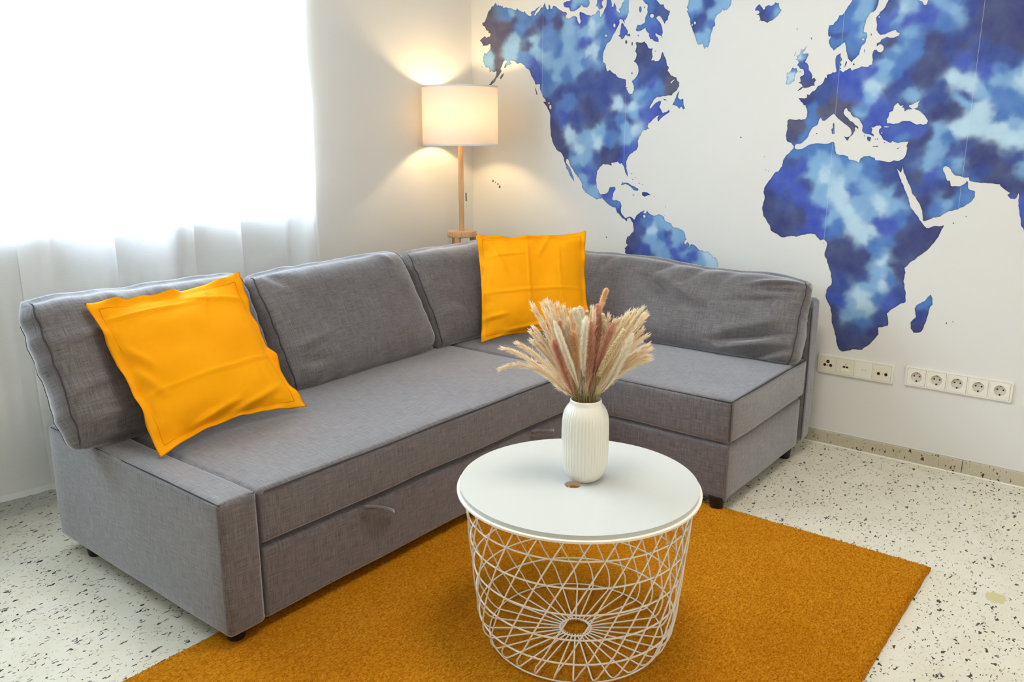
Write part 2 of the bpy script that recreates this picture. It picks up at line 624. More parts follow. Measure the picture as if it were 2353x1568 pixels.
# ------------------------------------------------------------------ data: map outlines on the wall (mm: distance from corner, height), colour washes, grass curves (m)
LAND = [
('landmass','blue watercolour Americas',[163,1899,169,1884,179,1889,183,1882,194,1884,200,1877,209,1882,206,1873,229,1872,256,1867,271,1860,290,1854,297,1862,306,1853,324,1845,339,1839,343,1846,349,1836,362,1826,382,1818,386,1827,379,1833,388,1842,406,1843,421,1853,441,1864,424,1849,410,1835,401,1822,410,1820,421,1832,435,1842,442,1853,453,1853,463,1873,470,1854,479,1840,487,1842,487,1862,494,1860,497,1844,507,1840,514,1855,528,1851,539,1842,560,1830,578,1822,588,1821,594,1810,585,1803,592,1794,606,1790,634,1799,651,1791,657,1772,665,1762,672,1773,666,1787,663,1805,666,1816,678,1811,688,1808,697,1802,710,1797,727,1793,737,1797,750,1798,760,1809,764,1815,774,1810,776,1798,776,1786,782,1784,796,1806,808,1825,810,1838,805,1916,829,1913,837,1823,844,1820,851,1840,860,1823,865,1802,877,1793,881,1792,876,1809,887,1816,891,1831,900,1840,891,1907,923,1904,927,1835,925,1818,929,1792,921,1777,910,1760,903,1764,909,1746,900,1756,894,1764,886,1767,879,1763,881,1752,872,1735,860,1715,848,1700,842,1688,833,1675,820,1668,811,1653,801,1632,796,1611,797,1587,811,1581,815,1565,822,1546,829,1547,835,1552,847,1542,867,1532,874,1524,890,1514,923,1506,925,1483,922,1473,935,1470,927,1467,932,1459,941,1446,949,1442,960,1445,968,1461,965,1477,958,1490,955,1498,967,1506,982,1523,987,1544,984,1560,977,1570,962,1580,971,1594,975,1609,967,1624,973,1643,968,1659,974,1665,985,1660,1001,1659,1011,1664,1023,1653,1031,1637,1039,1632,1054,1633,1050,1618,1056,1597,1049,1582,1063,1583,1070,1576,1084,1577,1095,1588,1100,1608,1105,1615,1113,1597,1124,1579,1128,1558,1138,1549,1132,1535,1143,1524,1150,1514,1165,1508,1177,1505,1179,1495,1191,1485,1191,1467,1183,1452,1171,1444,1158,1430,1121,1429,1084,1425,1067,1409,1050,1381,1053,1376,1074,1396,1097,1409,1108,1406,1099,1383,1108,1372,1118,1356,1136,1361,1148,1371,1151,1361,1119,1341,1096,1320,1092,1336,1103,1346,1088,1344,1071,1331,1047,1312,1044,1296,1053,1291,1035,1283,1017,1278,1008,1259,996,1237,998,1210,992,1197,964,1180,945,1160,939,1138,944,1105,948,1089,946,1073,935,1094,926,1121,915,1135,906,1131,893,1142,874,1137,857,1135,862,1123,840,1128,813,1130,797,1116,780,1095,775,1055,783,1015,804,987,831,992,848,1006,854,1023,883,1026,885,1014,872,990,870,965,893,966,913,958,921,939,918,913,929,897,946,883,966,892,982,886,992,878,1004,901,1023,916,1044,926,1039,912,1052,912,1058,924,1071,911,1091,903,1125,911,1147,901,1151,885,1173,878,1193,857,1217,856,1242,847,1242,847,1255,831,1257,815,1265,808,1255,800,1254,790,1259,785,1267,797,1273,793,1280,785,1275,771,1279,774,1289,789,1302,786,1318,774,1330,764,1343,766,1357,760,1370,763,1384,752,1396,740,1411,738,1419,725,1422,710,1419,693,1401,653,1329,590,1209,548,1114,536,1012,641,961,713,948,721,950,734,946,740,961,758,952,766,958,797,969,801,978,814,991,826,986,863,979,870,969,887,953,881,953,869,946,872,939,879,926,882,912,897,899,906,888,929,867,933,847,944,826,960,812,971,784,962,756,974,717,992,698,1015,697,1035,677,1061,651,1086,625,1120,614,1146,603,1149,600,1131,618,1114,633,1091,652,1042,626,1068,615,1091,600,1105,604,1111,593,1131,588,1154,574,1174,548,1189,522,1223,508,1258,504,1299,503,1356,493,1379,475,1403,460,1420,476,1420,471,1431,456,1443,448,1463,438,1483,439,1502,411,1503,405,1521,394,1536,387,1542,375,1568,356,1580,339,1597,314,1608,299,1604,280,1617,256,1622,252,1617,264,1609,249,1599,233,1600,225,1589,215,1588,221,1604,235,1620,223,1625,213,1621,204,1604,190,1585,198,1575,186,1560,170,1544,149,1521,129,1509,109,1509,125,1516,133,1528,154,1542,162,1559,164,1577,148,1570,134,1577,119,1571,116,1594,93,1598,83,1613,77,1628,79,1649,90,1669,100,1661,112,1673,124,1682,126,1708,108,1703,78,1703,68,1720,56,1728,66,1735,90,1748,98,1739,123,1743,129,1756,113,1761,115,1768,101,1773,91,1792,73,1805,75,1813,91,1816,101,1834,107,1848,117,1865,129,1871,135,1883,147,1885],[[860,1741,859,1735,856,1733,852,1734,849,1739,849,1745,851,1749,855,1750,859,1747],[818,1701,817,1698,813,1696,810,1697,807,1700,807,1703,809,1706,813,1706,816,1704],[1051,898,1050,893,1046,891,1042,891,1039,895,1038,900,1041,904,1045,905,1049,902],[509,1393,508,1387,504,1383,500,1385,497,1390,497,1397,499,1403,504,1404,508,1400],[499,1413,498,1409,495,1407,492,1408,490,1411,490,1415,492,1418,495,1418,498,1416],[1148,1485,1168,1498,1169,1495,1152,1480]]),
('island',None,[572,1859,577,1865,591,1868,612,1869,617,1934,695,1927,717,1857,716,1839,704,1830,687,1833,675,1845,667,1835,650,1826,637,1820,613,1822,607,1837,581,1842,574,1849],[]),
('island',None,[756,1920,759,1843,752,1834,762,1829,769,1816,779,1817,792,1824,785,1835,783,1846,791,1853,789,1917],[]),
('island',None,[894,1751,907,1735,926,1713,923,1700,937,1702,938,1689,925,1692,915,1698,906,1686,897,1679,888,1690,877,1696,886,1703,887,1723,890,1744],[]),
('island',None,[981,1898,1057,1891,1063,1831,1088,1809,1099,1810,1103,1798,1118,1786,1132,1778,1129,1767,1124,1759,1123,1746,1113,1740,1109,1728,1100,1743,1090,1757,1078,1765,1066,1758,1069,1753,1085,1737,1095,1719,1101,1693,1097,1684,1102,1668,1094,1681,1082,1685,1066,1696,1065,1688,1079,1675,1083,1657,1065,1660,1049,1672,1040,1671,1033,1685,1034,1695,1020,1706,1015,1722,999,1713,971,1709,965,1715,974,1736,992,1734,1011,1743,1012,1763,1023,1784,1021,1815,1009,1821,999,1831],[[1054,1766,1052,1761,1047,1759,1040,1760,1036,1765,1036,1771,1040,1774,1046,1775,1052,1772]]),
('island',None,[992,1798,991,1789,987,1785,983,1787,979,1795,979,1804,982,1811,986,1812,990,1807],[]),
('island',None,[924,1667,923,1661,920,1659,916,1660,914,1664,914,1670,916,1675,919,1675,923,1672],[]),
('island',None,[953,1657,952,1652,951,1649,949,1650,947,1655,947,1660,948,1665,950,1666,952,1663],[]),
('island',None,[958,1532,957,1530,954,1529,951,1530,949,1531,949,1534,951,1535,954,1535,957,1534],[]),
('island',None,[982,1690,982,1688,980,1687,978,1687,977,1689,977,1692,978,1693,980,1694,981,1692],[]),
('island',None,[1009,1805,1008,1803,1007,1802,1005,1802,1004,1804,1003,1807,1005,1809,1006,1809,1008,1807],[]),
('island',None,[1071,1620,1070,1618,1069,1618,1067,1618,1066,1619,1066,1620,1067,1621,1069,1622,1070,1621],[]),
('island',None,[1191,1450,1183,1435,1163,1389,1183,1386,1198,1373,1206,1383,1216,1370,1225,1375,1218,1388,1213,1416,1199,1412,1190,1420],[]),
('island',None,[1112,1419,1121,1416,1136,1412,1125,1410],[]),
('island',None,[914,1037,923,1049,949,1047,976,1034,1009,1021,1006,1013,987,1013,963,1031,937,1041,917,1035],[]),
('island',None,[1029,1008,1051,1008,1074,997,1055,993,1044,987,1028,993],[]),
('island',None,[989,992,986,990,980,990,977,991,980,993,986,993],[]),
('island',None,[1095,991,1094,989,1092,989,1090,991,1091,992,1094,992],[]),
('island',None,[1152,954,1152,952,1150,952,1149,953,1150,955,1151,955],[]),
('island',None,[1153,943,1152,941,1150,941,1149,943,1150,944,1152,945],[]),
('island',None,[1150,909,1150,907,1148,907,1147,908,1148,910,1149,910],[]),
('island',None,[973,1090,972,1089,969,1088,968,1090,969,1092,972,1092],[]),
('island',None,[980,1063,979,1061,975,1060,974,1063,975,1065,978,1065],[]),
('island',None,[993,1071,992,1069,990,1069,989,1071,990,1072,992,1072],[]),
('island',None,[1015,1047,1013,1045,1009,1044,1007,1046,1009,1048,1013,1048],[]),
('island',None,[1030,1042,1030,1040,1028,1040,1027,1041,1027,1043,1029,1043],[]),
('island',None,[846,786,845,783,841,783,840,786,841,789,845,789],[]),
('island',None,[415,1479,414,1473,412,1473,411,1479,412,1485,414,1485],[]),
('island',None,[421,1461,420,1455,417,1456,416,1462,417,1467,419,1467],[]),
('island',None,[212,1565,209,1551,193,1534,187,1543,195,1553],[]),
('island',None,[411,1483,417,1475,425,1451,417,1460],[]),
('island',None,[74,1599,72,1597,68,1597,66,1600,68,1602,72,1602],[]),
('island',None,[144,1028,141,1023,135,1023,133,1028,136,1033,141,1033],[]),
('island',None,[158,1022,156,1019,153,1019,152,1022,153,1025,156,1025],[]),
('island',None,[177,1014,174,1011,168,1010,165,1013,168,1016,174,1016],[]),
('island',None,[188,1000,185,993,180,992,177,999,180,1006,185,1006],[]),
('island',None,[1493,1253,1491,1251,1488,1251,1485,1253,1487,1255,1491,1255],[]),
('island',None,[1599,1175,1598,1173,1596,1173,1595,1175,1596,1176,1598,1176],[]),
('island',None,[1609,1122,1608,1121,1606,1121,1605,1122,1606,1124,1608,1124],[]),
('island',None,[1620,1117,1620,1116,1618,1116,1617,1117,1617,1119,1619,1119],[]),
('island',None,[1214,1865,1217,1802,1210,1788,1217,1778,1211,1771,1229,1741,1232,1716,1241,1701,1256,1666,1265,1645,1275,1633,1292,1639,1296,1626,1302,1615,1310,1623,1317,1620,1327,1649,1329,1676,1335,1698,1345,1705,1341,1727,1353,1748,1364,1752,1376,1767,1379,1759,1395,1763,1410,1783,1421,1854,1437,1843],[[1257,1722,1256,1718,1253,1716,1250,1717,1247,1720,1247,1724,1249,1728,1252,1728,1256,1726],[1243,1715,1243,1713,1240,1711,1238,1712,1236,1714,1236,1717,1237,1720,1240,1720,1242,1718]]),
('island',None,[1532,1772,1538,1765,1549,1749,1557,1752,1557,1760,1569,1765,1582,1761,1594,1767,1597,1774,1606,1768,1612,1771,1614,1756,1625,1742,1616,1729,1603,1716,1590,1706,1581,1705,1570,1698,1561,1703,1541,1710,1534,1707,1540,1714,1533,1731,1520,1734,1532,1736,1535,1742,1527,1749,1515,1749,1521,1764],[]),
('island',None,[1737,1604,1733,1591,1724,1578,1726,1571,1737,1573,1745,1573,1743,1559,1735,1541,1744,1536,1751,1524,1752,1511,1762,1501,1768,1489,1768,1476,1777,1480,1784,1471,1778,1462,1781,1450,1764,1448,1746,1443,1733,1444,1727,1437,1714,1432,1726,1445,1733,1448,1730,1456,1715,1463,1724,1468,1722,1477,1719,1483,1725,1489,1734,1492,1735,1500,1730,1514,1717,1517,1713,1524,1704,1531,1711,1540,1705,1550,1696,1551,1703,1557,1699,1566,1712,1572,1716,1592,1724,1587,1728,1590],[]),
('island',None,[1686,1523,1695,1518,1703,1520,1709,1506,1702,1499,1699,1471,1690,1468,1676,1458,1664,1459,1664,1468,1668,1479,1664,1498,1667,1505,1674,1502,1681,1511],[]),
('island',None,[1695,1582,1697,1581,1691,1565,1689,1566],[]),
('island',None,[1695,1666,1695,1663,1693,1662,1692,1664,1691,1668,1693,1671,1694,1670],[]),
('island',None,[1755,1627,1754,1623,1753,1623,1751,1625,1751,1630,1752,1632,1754,1631],[]),
('island',None,[1721,1505,1720,1504,1718,1503,1716,1504,1716,1506,1718,1507,1720,1507],[]),
('landmass','blue watercolour Europe, Asia and Africa',[1920,1845,1899,1829,1899,1761,1886,1738,1874,1720,1863,1704,1852,1704,1849,1693,1833,1672,1817,1670,1815,1653,1819,1630,1829,1630,1822,1618,1821,1608,1829,1592,1842,1578,1864,1593,1882,1606,1890,1572,1899,1546,1915,1530,1918,1539,1938,1557,1943,1579,1945,1588,1958,1600,1962,1618,1959,1635,1948,1637,1948,1653,1952,1674,1965,1704,1977,1707,1988,1725,1991,1747,2001,1773,2025,1774,2024,1738,2016,1719,2005,1707,1997,1695,1991,1691,1989,1677,1994,1659,1993,1642,2000,1631,2009,1623,2026,1624,2043,1632,2061,1637,2066,1629,2077,1624,2066,1614,2051,1611,2033,1615,2015,1607,2010,1598,1999,1594,2000,1583,2014,1590,2025,1580,2025,1568,2017,1561,2007,1563,2000,1572,1991,1570,1987,1557,1990,1520,1980,1517,1975,1511,1965,1512,1952,1515,1934,1507,1917,1500,1912,1511,1886,1496,1875,1503,1870,1508,1878,1509,1871,1516,1877,1525,1871,1532,1877,1541,1870,1557,1871,1567,1863,1563,1855,1558,1852,1546,1856,1517,1860,1500,1846,1498,1840,1492,1825,1489,1825,1476,1818,1481,1815,1467,1803,1452,1793,1448,1784,1433,1774,1429,1763,1416,1753,1419,1754,1406,1742,1403,1720,1405,1732,1391,1741,1384,1744,1376,1750,1379,1758,1361,1760,1334,1755,1325,1737,1321,1730,1324,1721,1321,1688,1324,1682,1317,1685,1290,1680,1259,1687,1238,1697,1233,1705,1232,1717,1218,1716,1212,1703,1195,1688,1182,1677,1161,1675,1139,1661,1117,1645,1110,1630,1085,1606,1048,1604,1033,1611,1012,1603,967,1612,931,1641,896,1646,877,1698,849,1735,858,1757,856,1807,872,1832,872,1848,856,1856,848,1870,854,1884,837,1878,804,1879,786,1896,755,1910,720,1917,681,1898,649,1898,620,1921,581,1933,515,1952,466,1964,426,1959,433,1969,414,1986,405,2028,421,2060,424,2088,454,2115,495,2112,524,2126,527,2147,537,2146,557,2138,584,2149,598,2177,622,2201,637,2196,680,2185,718,2189,750,2183,769,2209,798,2241,828,2266,857,2289,897,2302,939,2278,935,2244,925,2230,938,2221,949,2196,981,2180,999,2169,1033,2156,1058,2137,1099,2124,1124,2116,1141,2133,1125,2136,1148,2147,1119,2166,1083,2179,1051,2196,1032,2219,994,2230,949,2257,960,2286,970,2313,992,2342,999,2361,1011,2376,1024,2391,1047,2389,1066,2368,1073,2359,1103,2351,1090,2338,1082,2308,1083,2303,1101,2294,1101,2282,1129,2275,1145,2282,1153,2295,1148,2305,1133,2319,1120,2342,1115,2363,1115,2367,1103,2390,1098,2427,1096,2464,1094,2474,1082,2486,1073,2500,1065,2492,1058,2503,1045,2517,1044,2525,1066,2530,1023,2545,968,2559,932,2585,890,2605,941,2624,1034,2668,1090,2575,1776,2218,1813,2163,1804,2160,1738,2159,1723,2156,1715,2148,1715,2141,1728,2132,1730,2120,1806,2088,1826],[[1721,1218,1724,1226,1745,1229,1756,1238,1773,1259,1774,1268,1783,1286,1806,1303,1809,1319,1815,1329,1823,1317,1832,1317,1846,1329,1866,1343,1876,1331,1895,1315,1917,1300,1933,1286,1939,1268,1934,1258,1922,1254,1911,1257,1923,1242,1927,1241,1932,1254,1944,1265,1951,1279,1949,1290,1953,1292,1962,1284,1962,1292,1949,1300,1938,1312,1928,1315,1918,1327,1908,1335,1901,1346,1904,1359,1911,1364,1917,1353,1927,1347,1937,1332,1962,1322,1975,1303,1977,1277,1987,1268,1999,1266,2010,1263,2022,1257,2020,1266,2012,1270,2014,1283,2010,1291,2018,1290,2027,1297,2041,1298,2047,1291,2039,1283,2039,1274,2049,1260,2057,1246,2069,1241,2079,1235,2086,1234,2091,1241,2100,1236,2111,1233,2138,1238,2147,1239,2142,1223,2145,1207,2143,1190,2134,1175,2121,1168,2104,1170,2088,1163,2071,1165,2051,1169,2037,1169,2033,1178,2015,1185,1993,1183,1982,1175,1976,1159,1965,1165,1938,1170,1933,1182,1910,1187,1889,1191,1884,1200,1878,1230,1873,1237,1855,1230,1837,1228,1825,1230,1794,1228,1773,1222,1749,1208,1727,1207,1721,1212],[2062,1322,2067,1325,2069,1345,2080,1350,2083,1367,2096,1379,2105,1368,2117,1369,2111,1362,2119,1361,2122,1347,2133,1355,2149,1355,2135,1366,2137,1370,2152,1375,2172,1387,2166,1376,2165,1361,2154,1357,2163,1352,2183,1340,2198,1324,2206,1313,2203,1303,2190,1299,2169,1300,2143,1313,2119,1313,2106,1305,2093,1304,2065,1305],[2055,1295,2073,1294,2072,1291,2057,1291],[1953,1611,1952,1609,1949,1608,1946,1609,1944,1611,1944,1613,1946,1615,1949,1615,1952,1614],[2001,1687,2001,1685,1999,1684,1998,1684,1996,1686,1996,1688,1997,1689,1999,1689,2000,1688],[2052,1269,2051,1267,2049,1266,2048,1268,2047,1271,2049,1273,2051,1272]]),
('island',None,[1868,1310,1871,1301,1874,1268,1869,1265,1864,1268,1860,1285,1866,1289,1864,1304],[]),
('island',None,[1998,1257,2013,1254,2010,1238,1999,1244],[]),
('island',None,[2021,1221,2040,1222,2041,1219,2022,1219],[]),
('island',None,[2109,1213,2119,1218,2116,1214,2111,1211],[]),
('island',None,[2285,676,2294,660,2296,637,2290,632,2285,596,2273,539,2264,526,2242,522,2230,537,2227,560,2243,582,2236,617,2241,630,2268,649,2280,670],[]),
('island',None,[1895,1537,1897,1531,1892,1518,1889,1512,1891,1531],[]),
('island',None,[1926,1524,1925,1521,1922,1520,1919,1522,1919,1525,1921,1527,1924,1526],[]),
('island',None,[1959,1570,1959,1565,1958,1564,1957,1567,1956,1573,1957,1576,1958,1575],[]),
('island',None,[1978,1626,1978,1623,1976,1622,1975,1624,1974,1628,1975,1631,1977,1630],[]),
('island',None,[2335,949,2334,946,2331,946,2330,948,2331,951,2333,951],[]),
('island',None,[2373,975,2372,973,2371,973,2369,975,2370,977,2372,977],[]),
('island',None,[2354,575,2353,572,2351,572,2349,574,2350,577,2353,578],[]),
('island',None,[2375,583,2374,581,2372,581,2371,583,2372,585,2374,585],[]),
('island',None,[1872,840,1872,838,1870,838,1868,839,1869,841,1871,841],[]),
('island',None,[1807,1268,1806,1266,1803,1266,1802,1268,1803,1270,1805,1270],[]),
('island',None,[1794,1261,1793,1260,1792,1260,1791,1261,1791,1262,1793,1262],[]),
('island',None,[2031,1247,2030,1246,2028,1246,2027,1247,2028,1248,2030,1248],[]),
('island',None,[2039,1247,2038,1246,2036,1246,2034,1247,2035,1249,2037,1249],[]),
('island',None,[2066,1234,2065,1233,2062,1233,2061,1234,2062,1236,2064,1236],[]),
('island',None,[1989,1260,1989,1257,1987,1257,1986,1260,1987,1262,1988,1262],[]),
]
WASH = "119,1807,K 106,1724,K 199,1743,K 164,1686,K 187,1617,K 233,1782,K 106,1630,S 311,1850,B 266,1846,S 239,1844,B 408,1826,B 492,1835,B 278,1808,N 440,1799,N 545,1775,N 377,1739,N 366,1683,N 289,1704,S 410,1656,S 474,1628,S 494,1731,B 388,1702,S 244,1640,S 345,1618,B 410,1590,R 411,1524,R 475,1538,B 466,1480,B 488,1397,N 533,1279,N 555,1229,N 598,1179,N 551,1461,D 573,1362,R 585,1312,R 518,1495,B 333,1775,B 463,1685,B 607,1716,S 608,1668,S 569,1607,S 549,1535,S 590,1541,B 547,1680,B 686,1765,R 665,1797,R 735,1746,P 764,1767,S 698,1679,R 738,1637,P 651,1579,S 690,1608,B 794,1703,B 839,1776,R 819,1823,R 867,1766,R 902,1816,S 787,1635,B 644,1853,S 594,1850,R 606,1763,S 670,1625,S 697,1733,S 692,1537,D 753,1487,D 674,1458,D 803,1423,D 716,1392,N 757,1327,N 656,1345,D 829,1508,D 897,1483,D 881,1397,P 854,1358,D 936,1419,D 966,1388,P 976,1349,S 613,1427,B 632,1262,P 657,1295,D 710,1238,S 780,1238,P 799,1263,S 856,1295,D 848,1239,B 923,1286,S 970,1286,P 953,1239,S 889,1183,N 821,1182,N 945,1199,R 973,1215,R 939,1127,R 670,1188,P 661,1154,S 702,1138,S 732,1164,S 762,1164,D 650,1171,B 713,1097,R 683,1096,B 704,1046,S 767,998,S 755,1048,R 847,985,R 887,954,B 918,914,D 884,1318,B 954,1318,D 593,1395,B 612,1476,D 991,1638,N 1021,1584,N 1076,1544,D 969,1526,B 1015,1517,D 1043,1478,R 1080,1461,B 1148,1489,K 1142,1445,K 1104,1506,N 1037,1432,B 1066,1371,R 1022,1348,R 1112,1355,R 1073,1787,D 1108,1769,D 1031,1746,B 1059,1708,R 1037,1811,B 1196,1398,B 961,1031,B 1047,1002,D 980,1594,N 986,1556,D 1000,1441,S 1050,1538,D 1005,886,D 1026,838,D 981,785,N 973,743,N 1011,746,D 1068,734,R 1117,877,S 1082,834,P 1155,847,S 1075,793,S 1139,806,B 1166,816,D 1123,755,S 1209,843,S 1228,820,S 1205,746,R 1177,776,R 1248,766,R 1277,736,R 1398,716,P 1406,732,P 1322,708,S 1234,700,R 1153,709,S 1069,709,D 1371,745,P 1211,795,S 1258,751,S 1195,769,S 1062,882,B 1256,1801,S 1312,1801,D 1243,1790,S 1367,1789,S 1273,1749,D 1298,1747,D 1239,1762,B 1263,1692,D 1273,1711,D 1331,1754,S 1313,1688,S 1293,1661,S 1328,1707,B 1287,1654,S 1531,1761,R 1559,1729,N 1598,1749,R 1620,1742,S 1550,1718,N 1718,1565,P 1717,1547,P 1738,1564,B 1743,1527,R 1748,1499,R 1748,1467,N 1779,1468,N 1686,1486,P 1696,1513,B 1724,1523,D 1939,1727,S 1922,1703,S 1940,1652,S 1893,1737,B 1871,1695,B 1847,1665,B 1843,1640,D 1913,1660,B 1911,1616,B 1915,1571,B 1839,1608,B 1904,1553,D 2020,1726,D 2014,1671,R 2035,1645,R 2049,1687,R 2084,1702,P 2096,1708,S 2069,1673,S 2065,1655,B 2100,1665,R 2136,1668,R 2156,1696,R 2201,1716,S 2183,1670,R 2255,1688,S 2269,1710,B 2219,1656,B 2305,1696,D 2356,1680,N 2410,1675,N 2335,1630,N 2393,1597,N 2447,1593,N 2285,1574,N 2310,1513,R 2345,1541,D 2402,1521,D 2380,1481,R 2456,1518,D 2282,1604,D 2260,1546,D 2458,1671,N 2472,1563,N 2435,1478,B 2088,1611,B 2105,1622,S 2073,1581,S 2062,1563,B 2046,1601,N 2063,1612,N 2012,1566,D 2028,1534,S 2042,1514,S 2021,1477,S 1994,1497,R 1999,1439,P 1991,1395,S 1969,1356,B 1903,1488,R 1946,1454,R 1864,1483,R 1832,1465,D 1800,1439,D 1761,1407,N 1818,1392,D 1939,1396,R 1899,1397,R 1861,1371,K 1821,1358,K 1895,1364,K 1921,1304,K 1944,1271,K 1785,1373,B 1775,1318,B 1741,1312,K 1714,1291,K 1709,1264,N 1745,1257,B 1791,1305,B 1970,1343,S 2010,1336,R 2026,1368,R 2001,1290,R 1705,1305,K 1734,1387,N 2103,1530,B 2130,1553,B 2146,1577,B 2193,1580,N 2206,1519,N 2199,1470,N 2159,1459,N 2122,1461,D 2088,1493,B 2095,1430,D 2066,1406,D 2128,1404,S 2153,1397,S 2058,1367,R 2119,1379,D 2190,1390,D 2237,1395,D 2232,1339,N 2284,1339,N 2245,1425,D 2272,1443,P 2302,1436,P 2330,1435,P 2360,1422,S 2386,1433,B 2421,1455,S 2463,1465,S 2486,1453,P 2418,1396,B 2463,1384,B 2499,1348,B 2309,1375,S 2357,1350,P 2387,1331,P 2340,1301,P 2321,1271,P 2377,1277,P 2445,1265,P 2491,1247,P 2505,1265,P 2438,1325,B 2482,1312,S 2450,1360,B 2317,1399,D 2094,1264,R 2141,1290,R 2114,1251,B 2179,1277,R 2178,1226,N 2206,1252,N 2163,1194,D 2252,1264,S 2244,1227,S 2231,1188,S 2266,1195,S 2290,1239,B 2306,1202,D 2322,1165,S 2300,1158,B 2216,1156,S 2197,1110,N 2214,1072,D 2260,1093,D 2239,1112,R 2232,1014,N 2282,1003,B 2304,1018,S 2316,1063,N 2358,1058,B 2339,1019,B 2159,1122,D 2375,1203,N 2417,1179,N 2476,1150,N 2395,1129,D 2452,1118,N 2362,1166,N 2499,1181,D 2523,1163,S 2540,1030,R 2511,1090,N 2345,1215,D 1729,1194,B 1785,1209,B 1854,1216,B 1824,1168,S 1717,1166,D 1756,1132,R 1708,1095,R 1674,1058,R 1632,1020,N 1628,961,N 1693,1001,D 1750,1025,R 1782,1076,D 1687,899,N 1758,939,N 1793,956,R 1843,959,R 1880,940,S 1904,899,B 1849,888,R 1811,907,R 1850,1113,P 1847,1064,S 1896,1135,S 1934,1170,B 1903,1067,P 1920,1033,P 1954,1103,S 1990,1137,S 1972,1056,B 2023,1071,S 2026,1172,B 2065,1172,D 2032,1118,B 2091,1107,D 2094,1140,D 2090,1054,S 2133,1009,S 2069,1006,P 2004,1002,S 1984,932,P 2027,901,P 2047,970,S 2082,945,R 2116,927,R 2145,956,B 2141,1056,D 2178,945,D 2212,920,N 2256,910,N 2218,860,N 2171,890,N 2159,828,N 2110,865,B 2059,848,B 2089,809,S 2105,782,P 1968,812,N 1924,837,N 1999,772,N 1931,766,N 2029,810,N 2145,772,N 2069,744,S 2031,726,D 1812,1140,S 1793,1112,S 1945,979,P 1859,1016,S 1923,772,N 1980,761,N 2028,741,N 2101,780,P 2124,767,S 2082,811,B 2075,738,S 2058,680,S 2038,645,P 2049,614,P 2010,609,S 1999,558,S 1945,626,R 1963,603,R 1933,666,D 1949,668,D 2084,642,B 2109,702,P 2137,721,B 2164,739,N 2172,669,D 2146,634,R 2121,582,D 1953,534,N 1991,472,N 2056,465,N 2083,503,N 2047,547,B 2035,513,D 2124,550,D 2029,578,S 2260,593,D 2269,641,B 2251,544,N 1934,566,N"
